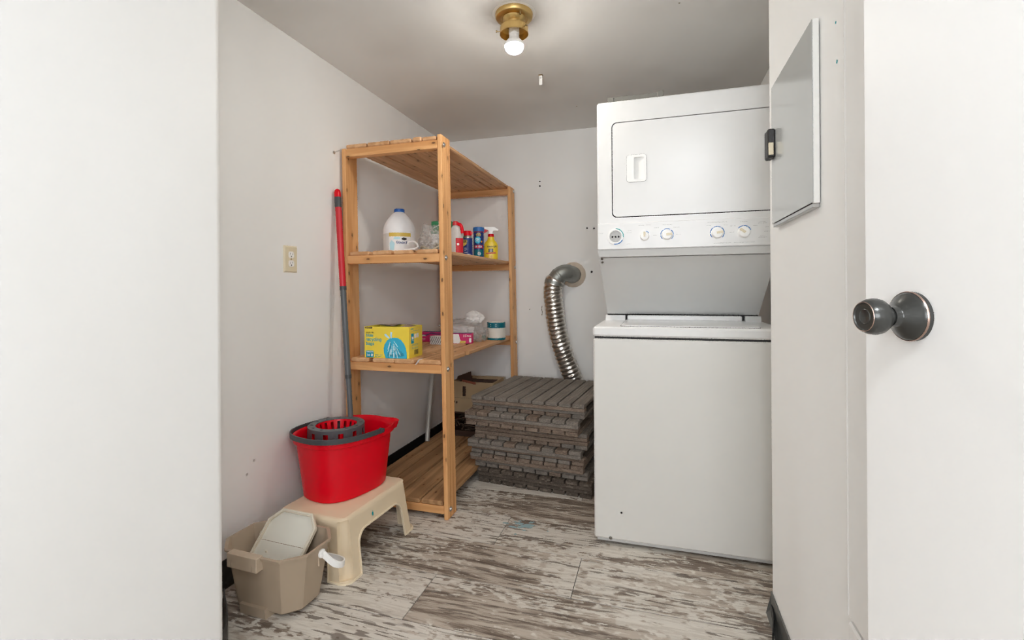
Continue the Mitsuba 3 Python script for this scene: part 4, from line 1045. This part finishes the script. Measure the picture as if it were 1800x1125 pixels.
part(ro, 'label', loft([[(rbx + 0.0448 * math.cos(t), rby + 0.0318 * math.sin(t), z) for t in np.linspace(-1.25, 0.5, 16)] + [(rbx + 0.0436 * math.cos(t), rby + 0.0308 * math.sin(t), z) for t in np.linspace(0.5, -1.25, 16)] for z in (Z2 + 0.004, Z2 + 0.085)]), 'ink_red', 40, 'red label')
part(ro, 'label_mark', tr(put(lathe([(0, 0.002), (0.007, 0.002), (0.007, 0)], 16), frame((0, 0, 0), (0.90, 0.35, 0), (0, 0, 1))), rbx + 0.0265, rby - 0.0265, Z2 + 0.05), 'ink_white', 30)

# blue spray can with red cap
bc = thing('spray_can', 'blue spray can with yellow emblem and red cap on the second shelf', 'spray can')
cx, cy, cr0 = -1.088, 2.700, 0.0305
cs = math.atan2(cx, cy)
C1 = lambda m_: tr(m_, cx, cy, Z2, rz=-cs * 1.0)
part(bc, 'body', C1(lathe([(0, 0), (cr0 - 0.001, 0), (cr0, 0.003), (cr0, 0.104), (cr0 - 0.001, 0.1055), (0, 0.1055)], 40)), 'ink_navy', 35, 'deep blue can')
part(bc, 'shoulder', C1(lathe([(cr0 - 0.001, 0.1055), (cr0 - 0.001, 0.108), (0.026, 0.115), (0.023, 0.121), (0, 0.121)], 40)), 'steel', 35, 'bare metal shoulder')
part(bc, 'cap', C1(cat(lathe([(0, 0.150), (0.0215, 0.150), (0.0235, 0.147), (0.0238, 0.1215), (0, 0.1215)], 32), put(hull([(a, b, c) for a in (-0.006, 0.006) for b in (-0.014, 0.012) for c in (0, 0.014)]), trimesh.transformations.translation_matrix((0.024, 0, 0.130))))), 'red_plastic', 30, 'red straw cap')
w1 = lambda m_, a: C1(put(wrap(m_, cr0 + 0.0001), trimesh.transformations.rotation_matrix(math.radians(a), (0, 0, 1))))
em = part(bc, 'emblem', w1(prism(Polygon([(-0.014, 0.094), (0.013, 0.096), (0.013, 0.070), (0.002, 0.060), (-0.014, 0.054)]), 0.0005), -33), 'ink_gold', 35, 'yellow shield emblem')
part(em, 'badge', w1(prism(sbox(-0.013, 0.078, 0.011, 0.092), 0.0009), -33), 'ink_black', 35)
part(em, 'lettering', w1(tr(text_mesh('WD-40', 0.0058, 0.0013, True), -0.0115, 0.082, 0), -33), 'ink_gold', 35)
part(bc, 'fine_print', w1(cat(*[bx(-0.012, x1, z, z + 0.0025, 0, 0.0005) for x1, z in ((0.004, 0.044), (0.008, 0.036), (0.002, 0.028), (0.01, 0.018), (0.03, 0.006))]), -20), 'ink_faint', 35)

# tall navy aerosol can
nc = thing('aerosol_can', 'tall dark aerosol can with navy cap and red band on the second shelf', 'spray can')
nx, ny, nr = -1.086, 2.886, 0.0335
C2 = lambda m_: tr(m_, nx, ny, Z2, rz=0.33)
part(nc, 'body', C2(lathe([(0, 0), (nr, 0), (nr + 0.0008, 0.002), (nr, 0.004), (nr, 0.160), (0, 0.160)], 44)), 'ink_navy', 35, 'dark printed can')
part(nc, 'cap', C2(lathe([(0, 0.193), (nr + 0.0005, 0.193), (nr + 0.0025, 0.190), (nr + 0.0025, 0.166), (nr, 0.164), (0, 0.164)], 44)), 'ink_blue', 35, 'blue cap')
part(nc, 'neck_band', C2(lathe([(nr - 0.0005, 0.1601), (nr + 0.0012, 0.161), (nr + 0.0012, 0.1638), (nr - 0.0005, 0.1638)], 44)), 'ink_red', 35)
w2 = lambda m_, a=0: C2(put(wrap(m_, nr + 0.0002), trimesh.transformations.rotation_matrix(math.radians(a), (0, 0, 1))))
part(nc, 'blue_burst', w2(tr(prism(Polygon([(0.019 * (1 + 0.18 * (i % 2)) * math.cos(i * math.pi / 9), 0.021 * (1 + 0.18 * (i % 2)) * math.sin(i * math.pi / 9)) for i in range(18)]), 0.0005), -0.006, 0.110)), 'ink_cyan', 35)
part(nc, 'white_script', w2(tr(cat(prism(LineString([(-0.014, 0.004), (-0.008, 0.012), (-0.003, 0.0), (0.002, 0.012), (0.007, 0.001), (0.013, 0.010)]).buffer(0.0017), 0.0009), prism(LineString([(-0.013, -0.008), (-0.004, -0.004), (0.004, -0.009), (0.012, -0.005)]).buffer(0.0014), 0.0009)), -0.006, 0.110)), 'ink_white', 35)
part(nc, 'red_band', w2(prism(sbox(-0.030, 0.058, 0.030, 0.078), 0.0005)), 'ink_red', 35)
part(nc, 'band_letters', w2(cat(*[bx(x, x + 0.005, 0.062, 0.074, 0, 0.0009) for x in (-0.022, -0.014, 0.0, 0.008, 0.016)])), 'ink_pale_cyan', 35)
part(nc, 'teal_field', w2(prism(sbox(-0.032, 0.008, 0.032, 0.050), 0.0004)), 'paint_teal', 35)
part(nc, 'top_text', w2(cat(*[bx(-w_, w_, z, z + 0.004, 0, 0.0006) for w_, z in ((0.012, 0.150), (0.018, 0.143), (0.015, 0.136))])), 'ink_gold', 35)
part(nc, 'orange_dot', w2(tr(prism(Point(0, 0).buffer(0.006), 0.0008), 0.020, 0.100)), 'ink_orange', 35)
part(nc, 'hazard_ring', w2(tr(prism(Point(0, 0).buffer(0.0105).difference(Point(0, 0).buffer(0.0075)).union(Point(0, 0).buffer(0.004)), 0.0009), 0.004, 0.024)), 'ink_white', 35)

# yellow trigger bottle
yb = thing('trigger_bottle', 'yellow trigger spray bottle with red collar and white nozzle on the second shelf', 'spray bottle')
yx, yy = -1.072, 3.085
def yo(hx, hy, z, n=44, e=2.6):
    o = []
    a = 0.30
    for t in np.linspace(0, 2 * math.pi, n, endpoint=False):
        ct, st = math.cos(t), math.sin(t)
        x = hx * math.copysign(abs(ct) ** (2 / e), ct); y = hy * math.copysign(abs(st) ** (2 / e), st)
        o.append((yx + x * math.cos(a) - y * math.sin(a), yy + x * math.sin(a) + y * math.cos(a), Z2 + z))
    return o
part(yb, 'body', loft([yo(0.044, 0.029, 0), yo(0.047, 0.031, 0.005), yo(0.047, 0.031, 0.088), yo(0.045, 0.030, 0.103), yo(0.037, 0.027, 0.117), yo(0.026, 0.022, 0.128), yo(0.0215, 0.020, 0.140), yo(0.0195, 0.0185, 0.152)], True, True), 'bottle_yellow', 35, 'yellow plastic bottle')
part(yb, 'collar', tr(lathe([(0, 0.172), (0.0185, 0.172), (0.0205, 0.169), (0.0205, 0.152), (0, 0.152)], 28), yx, yy, Z2), 'red_plastic', 30, 'red collar')
ya = frame((yx, yy, Z2), (math.cos(0.30), math.sin(0.30), 0), (0, 0, 1))
head = Polygon([(-0.046, 0.205), (-0.046, 0.219), (0.024, 0.219), (0.052, 0.200), (0.050, 0.193), (0.020, 0.194), (0.012, 0.186), (0.011, 0.172), (-0.011, 0.172), (-0.012, 0.188), (-0.020, 0.200)])
part(yb, 'nozzle_head', put(tr(prism(head, 0.020), z=-0.010), ya), 'plastic_white', False, 'white spray head')
part(yb, 'trigger', put(tr(prism(Polygon([(-0.044, 0.204), (-0.014, 0.196), (-0.028, 0.188), (-0.043, 0.178), (-0.047, 0.184)]), 0.012), z=-0.006), ya), 'red_plastic', False, 'red trigger')
def ylab(m_, off=0.0312): return put(m_, ya @ trimesh.transformations.translation_matrix((0, 0, off)))
lb = part(yb, 'lettering', ylab(tr(text_mesh('Easy-Off', 0.0102, 0.001, True), -0.0228, 0.079, 0)), 'ink_black', False, "black lettering 'Easy-Off'")
part(yb, 'picture', ylab(cat(bx(-0.016, 0.016, 0.046, 0.070, 0, 0.0006))), 'ink_black', False)
part(yb, 'picture_glow', ylab(bx(-0.008, 0.010, 0.048, 0.068, 0, 0.0009)), 'ink_grey', False)
part(yb, 'red_band', ylab(hull([(-0.034, 0.034, 0), (0.034, 0.038, 0), (0.034, 0.046, 0), (-0.034, 0.041, 0), (-0.034, 0.034, 0.0007), (0.034, 0.038, 0.0007), (0.034, 0.046, 0.0007), (-0.034, 0.041, 0.0007)])), 'ink_red', False)
part(yb, 'hazard_marks', ylab(cat(bx(-0.014, -0.012, 0.010, 0.022, 0, 0.0006), prism(Polygon([(0.004, 0.009), (0.010, 0.016), (0.004, 0.023), (-0.002, 0.016)]).difference(Polygon([(0.004, 0.011), (0.008, 0.016), (0.004, 0.021), (0.0, 0.016)])), 0.0006))), 'ink_red', False)

# ------------------------------------------------------------------ third shelf: boxes, bags, paint
rbx_ = thing('recycling_bag_box', 'yellow box of blue recycling bags on the third shelf', 'box')
by = frame((-1.4430, 2.1535, Z3 - 0.0005), (1, 0.028, 0), (0, 0, 1))     # local x along the front, y up, z towards the room
BW, BH, BD = 0.253, 0.160, 0.150
def yl(m_): return put(m_, by)
part(rbx_, 'carton', yl(cat(tr(bx(0, BW, 0.0, BH, -0.002, 0)), tr(bx(0, BW, 0, BH, -BD, -BD + 0.002)), bx(0, 0.002, 0, BH, -BD, 0), bx(BW - 0.002, BW, 0, BH, -BD, 0), bx(0, BW, 0.0, 0.002, -BD, 0))), 'box_yellow', False)
part(rbx_, 'top_flap', yl(hull([(0.004, BH, -0.12), (0.135, BH, -0.06), (0.15, BH + 0.008, -0.09), (0.14, BH + 0.004, -0.148), (0.004, BH, -0.148), (0.08, BH - 0.003, -0.09), (0.05, BH + 0.004, -0.08)])), 'box_inside', False, 'brown torn top flap')
part(rbx_, 'top_flap', yl(hull([(0.19, BH - 0.001, -0.02), (0.245, BH - 0.001, -0.01), (0.20, BH + 0.006, -0.06), (0.24, BH - 0.004, -0.12), (0.18, BH + 0.003, -0.14)])), 'box_inside', False)
part(rbx_, 'contents', yl(bx(0.003, BW - 0.003, 0.003, BH - 0.018, -BD + 0.004, -0.004)), 'ink_deep_cyan', False, 'rolled blue bags inside')
part(rbx_, 'badge', yl(prism(rrect(0.004, 0.045, BH - 0.011, BH - 0.002, 0.004), 0.0006)), 'ink_black', False, 'black badge')
part(rbx_, 'badge_text', yl(cat(*[bx(0.008 + i * 0.0042, 0.0108 + i * 0.0042, BH - 0.0082, BH - 0.0050, 0, 0.0009) for i in range(8)])), 'ink_gold', False)
part(rbx_, 'lettering', yl(tr(text_mesh('quick-tie', 0.0074, 0.0007, True), 0.008, 0.126, 0)), 'ink_black', False, "black lettering 'quick-tie'")
for tx_, zz in (('blue', 0.108), ('recycling', 0.0865), ('bags', 0.065)):
    part(rbx_, 'lettering', yl(tr(text_mesh(tx_, 0.0150, 0.0007, True), 0.008, zz, 0)), 'ink_teal', False, "teal lettering '%s'" % tx_)
part(rbx_, 'size_badge', yl(prism(rrect(0.008, 0.052, 0.001, 0.036, 0.003), 0.0006)), 'ink_teal', False, 'teal size badge')
part(rbx_, 'badge_lettering', yl(cat(tr(text_mesh('REGULAR', 0.0060, 0.0011, True), 0.0112, 0.0272, 0), tr(text_mesh('30', 0.0105, 0.0011, True), 0.0135, 0.008, 0), prism(rrect(0.039, 0.047, 0.007, 0.021, 0.002), 0.0011))), 'ink_white', False, "white lettering 'REGULAR 30'")
part(rbx_, 'fine_print', yl(cat(*[bx(0.060 + i * 0.0055, 0.0635 + i * 0.0055, z, z + 0.0034, 0, 0.0006) for z in (0.013, 0.005) for i in range(8) if (i + int(z * 1000)) % 5 != 2])), 'ink_deep_cyan', False)
# picture of a tied blue bag, printed on the front
bag = Polygon([(0.121, 0.0), (0.112, 0.025), (0.110, 0.048), (0.116, 0.070), (0.128, 0.088), (0.142, 0.098), (0.150, 0.103), (0.170, 0.1045), (0.190, 0.1035), (0.208, 0.094), (0.224, 0.076), (0.234, 0.055), (0.239, 0.030), (0.240, 0.0)])
pb = part(rbx_, 'bag_picture', yl(prism(bag, 0.0005)), 'ink_cyan', False, 'printed picture of a tied blue bag')
part(pb, 'ears', yl(cat(prism(Polygon([(0.146, 0.102), (0.124, 0.124), (0.114, 0.121), (0.118, 0.112), (0.138, 0.100)]), 0.0006), prism(Polygon([(0.150, 0.101), (0.146, 0.122), (0.150, 0.134), (0.160, 0.132), (0.158, 0.118), (0.157, 0.101)]), 0.0006))), 'ink_pale_cyan', False)
rp_ = random.Random(12)
def streaks(n, seed, w0, w1):
    """Folds that run from the knot of the printed bag down round its belly."""
    r_ = random.Random(seed); out = []
    for _ in range(n):
        u = r_.uniform(-0.95, 0.95); t0 = r_.uniform(0.12, 0.7); t1 = min(t0 + r_.uniform(0.15, 0.4), 0.98)
        pts = [(0.172 - 0.018 * (1 - t) ** 2 + u * 0.062 * math.sin(min(t * 1.25, 1.57)), 0.103 * (1 - t) ** 1.15) for t in np.linspace(t0, t1, 8)]
        out.append(LineString(pts).buffer(r_.uniform(w0, w1)))
    return unary_union(out).intersection(bag.buffer(-0.002))
part(pb, 'dark_folds', yl(prism(unary_union([streaks(16, 31, 0.0008, 0.0026), Polygon([(0.13, 0.012), (0.18, 0.006), (0.225, 0.014), (0.22, 0.028), (0.17, 0.018), (0.135, 0.028)])]), 0.0008)), 'ink_deep_cyan', False)
part(pb, 'light_folds', yl(prism(streaks(22, 47, 0.0007, 0.0022), 0.0011)), 'ink_pale_cyan', False)
# right side print
ys_ = frame(by[:3, :3] @ np.array([BW, 0, 0]) + by[:3, 3], (-0.028, 1, 0), (0, 0, 1))
part(rbx_, 'side_print', put(cat(prism(rrect(0.022, 0.052, 0.073, 0.124, 0.003), 0.0006)), ys_), 'ink_teal', False)
part(rbx_, 'side_icon', put(cat(bx(0.029, 0.045, 0.094, 0.108, 0, 0.0009), bx(0.029, 0.045, 0.088, 0.090, 0, 0.0009), bx(0.060, 0.078, 0.098, 0.120, 0, 0.0006), bx(0.086, 0.106, 0.100, 0.122, 0, 0.0006)), ys_), 'ink_white', False)
part(rbx_, 'side_text', put(cat(bx(0.018, 0.05, 0.146, 0.149, 0, 0.0006), bx(0.018, 0.112, 0.136, 0.1375, 0, 0.0006), *[bx(0.030, 0.1, z, z + 0.0012, 0, 0.0006) for z in (0.066, 0.061, 0.050, 0.045)]), ys_), 'ink_teal', False)
part(rbx_, 'barcode', put(cat(*[bx(0.058 + i * 0.0042, 0.058 + i * 0.0042 + (0.0012 + 0.0016 * ((i * 7) % 3 == 0)), 0.014, 0.038, 0, 0.0006) for i in range(11)]), ys_), 'ink_black', False)

def carton(name, label, o, ang, w, d, h, m_main):
    k_ = thing(name, label, 'box')
    fr = frame((o[0], o[1], Z3 - 0.0005), (math.cos(ang), math.sin(ang), 0), (0, 0, 1))
    part(k_, 'carton', put(bx(0, w, 0, h, -d, 0, 0.0012), fr), m_main, False)
    return k_, fr
k1, f1 = carton('freezer_bag_box', 'pink freezer bag box behind the yellow box on the third shelf', (-1.515, 2.885), -0.03, 0.215, 0.075, 0.064, 'box_pink')
part(k1, 'top_print', put(bx(0.02, 0.2, 0.0638, 0.0646, -0.07, -0.01), f1), 'box_purple', False)
part(k1, 'swirl', put(prism(LineString([(0.0, 0.05), (0.05, 0.042), (0.09, 0.058), (0.14, 0.052), (0.2, 0.06)]).buffer(0.004), 0.0005), f1), 'box_purple', False)
part(k1, 'lettering', put(tr(prism(LineString([(0.0, 0.0), (0.006, 0.010), (0.010, 0.002), (0.016, 0.010), (0.020, 0.002), (0.026, 0.009), (0.030, 0.002)]).buffer(0.0018), 0.0008), 0.018, 0.035, 0), f1), 'ink_white', False)
part(k1, 'small_print', put(cat(bx(0.016, 0.05, 0.018, 0.020, 0, 0.0006), bx(0.016, 0.045, 0.011, 0.013, 0, 0.0006)), f1), 'ink_white', False)
k2, f2 = carton('striped_box', 'white box with diagonal black stripes on the third shelf left of the front post', (-1.372, 2.758), -0.08, 0.128, 0.055, 0.052, 'ink_white')
st_ = unary_union([Polygon([(x, 0.002), (x + 0.004, 0.002), (x + 0.030, 0.050), (x + 0.026, 0.050)]) for x in np.arange(-0.02, 0.125, 0.0145)]).intersection(sbox(0.003, 0.003, 0.125, 0.049))
part(k2, 'stripes', put(prism(st_, 0.0005), f2), 'ink_black', False)
k3, f3 = carton('sandwich_bag_box', 'pink and white bag box marked 15 right of the front post on the third shelf', (-1.245, 2.822), 0.20, 0.125, 0.060, 0.064, 'box_pink')
part(k3, 'white_field', put(prism(Polygon([(0.0, 0.002), (0.075, 0.002), (0.088, 0.014), (0.052, 0.020), (0.04, 0.062), (0.0, 0.062)]), 0.0005), f3), 'ink_white', False)
part(k3, 'gold_field', put(prism(Polygon([(0.044, 0.003), (0.085, 0.003), (0.085, 0.019), (0.052, 0.019)]), 0.0008), f3), 'ink_gold', False)
part(k3, 'lettering', put(cat(tr(text_mesh('15', 0.0135, 0.0008, True), 0.068, 0.044, 0), tr(text_mesh('Bags', 0.0085, 0.0008, True), 0.094, 0.046, 0)), f3), 'ink_white', False, "white lettering '15'")
part(k3, 'side_panel', put(prism(rrect(0.108, 0.122, 0.008, 0.036, 0.002), 0.0006), f3), 'ink_white', False)
part(k3, 'top_print', put(bx(0.0, 0.12, 0.0638, 0.0646, -0.055, -0.006), f3), 'box_purple', False)
# clear bags with white packets behind
film_bag('clear_bag', 'large crumpled clear bag on the third shelf behind the pink boxes', (-1.265, 3.03, Z3 + 0.068), (0.175, 0.095, 0.075), 6, 0.26, 4)
film_bag('clear_bag', 'small clear zip bag between the pink box and the paint can', (-1.118, 2.985, Z3 + 0.052), (0.050, 0.055, 0.058), 9, 0.34)
solo('white_packet', bx(-1.385, -1.215, 2.985, 3.045, Z3 - 0.0003, Z3 + 0.098, 0.004), 'tissue', 'white carton inside the large clear bag on the third shelf', 'carton', False)
solo('white_packet', bx(-1.205, -1.165, 2.99, 3.05, Z3 - 0.0003, Z3 + 0.090, 0.004), 'tissue', 'small white carton inside the clear bag right of the post', 'carton', False)
solo('tissue', lump((-1.192, 3.065, Z3 + 0.152), (0.072, 0.05, 0.046), 14, 0.34, 1.35, 4), 'tissue', 'crumpled white tissue on top of the clear bag', 'tissue', smooth=25)
# paint can
pc = thing('paint_can', 'teal paint can with a white label on the third shelf', 'paint can')
px, py_, pr_ = -1.052, 3.128, 0.0625
P3 = lambda m_: tr(m_, px, py_, Z3)
part(pc, 'body', P3(lathe([(0, 0.0), (pr_, 0.0), (pr_ + 0.0015, 0.003), (pr_, 0.006), (pr_, 0.112), (pr_ + 0.0015, 0.115), (pr_ + 0.0005, 0.118), (pr_ - 0.006, 0.118), (pr_ - 0.0075, 0.113), (0, 0.113)], 56)), 'paint_teal', 35, 'teal can')
part(pc, 'label', P3(lathe([(pr_, 0.0140), (pr_ + 0.0008, 0.0145), (pr_ + 0.0008, 0.0815), (pr_, 0.082)], 56)), 'paper_label', 35, 'white paper label')
part(pc, 'lid', P3(lathe([(0, 0.1165), (pr_ - 0.014, 0.1165), (pr_ - 0.012, 0.1195), (pr_ - 0.009, 0.1195), (pr_ - 0.0075, 0.1135)], 56)), 'paper_label', 35, 'paint-smeared lid')
part(pc, 'band', P3(lathe([(pr_, 0.083), (pr_ + 0.0009, 0.0835), (pr_ + 0.0009, 0.0865), (pr_, 0.087)], 56)), 'paint_teal', 35)
w3 = lambda m_, a=0: P3(put(wrap(m_, pr_ + 0.0006), trimesh.transformations.rotation_matrix(math.radians(a), (0, 0, 1))))
part(pc, 'label_text', w3(cat(*[bx(-0.012, 0.030, z, z + 0.0014, 0, 0.0006) for z in (0.062, 0.055, 0.047, 0.040, 0.033)]), 22), 'ink_faint', 35)
part(pc, 'emblem', w3(cat(*[tr(lathe([(0, 0.001), (0.0030, 0.001), (0.0030, 0)], 10), x, z, 0) for x in (-0.02, 0.018) for z in (0.105, 0.092)])), 'ink_white', 35)
solo('small_lid', tr(lathe([(0, 0.026), (0.012, 0.026), (0.014, 0.022), (0.014, 0), (0, 0)], 18), -1.145, 3.135, Z3), 'ink_green', 'small dark green cap between the clear bag and the paint can', 'cap')
solo('plastic_sliver', hull([(-1.140, 2.128, Z3 - 0.024), (-1.134, 2.128, Z3 - 0.022), (-1.128, 2.14, Z3 + 0.002), (-1.116, 2.16, Z3 + 0.003), (-1.120, 2.18, Z3 + 0.004), (-1.140, 2.132, Z3 - 0.02)]), 'frosted', 'sliver of plastic hanging between two planks of the third shelf', 'plastic scrap')
# stain of teal paint on the floor: a thin dried splash
solo('paint_splash', cat(*[tr(prism(affinity.scale(Point(0, 0).buffer(rp_.uniform(0.003, 0.012)), rp_.uniform(1, 2.2), 0.8), 0.0005), -0.61 + rp_.gauss(0, 0.035), 2.185 + rp_.gauss(0, 0.03), 0.0001) for _ in range(26)]), 'floor_stain', 'pale blue dried paint specks on the floor in front of the tiles', 'paint splash', False)
labels['paint_splash']['kind'] = 'stuff'
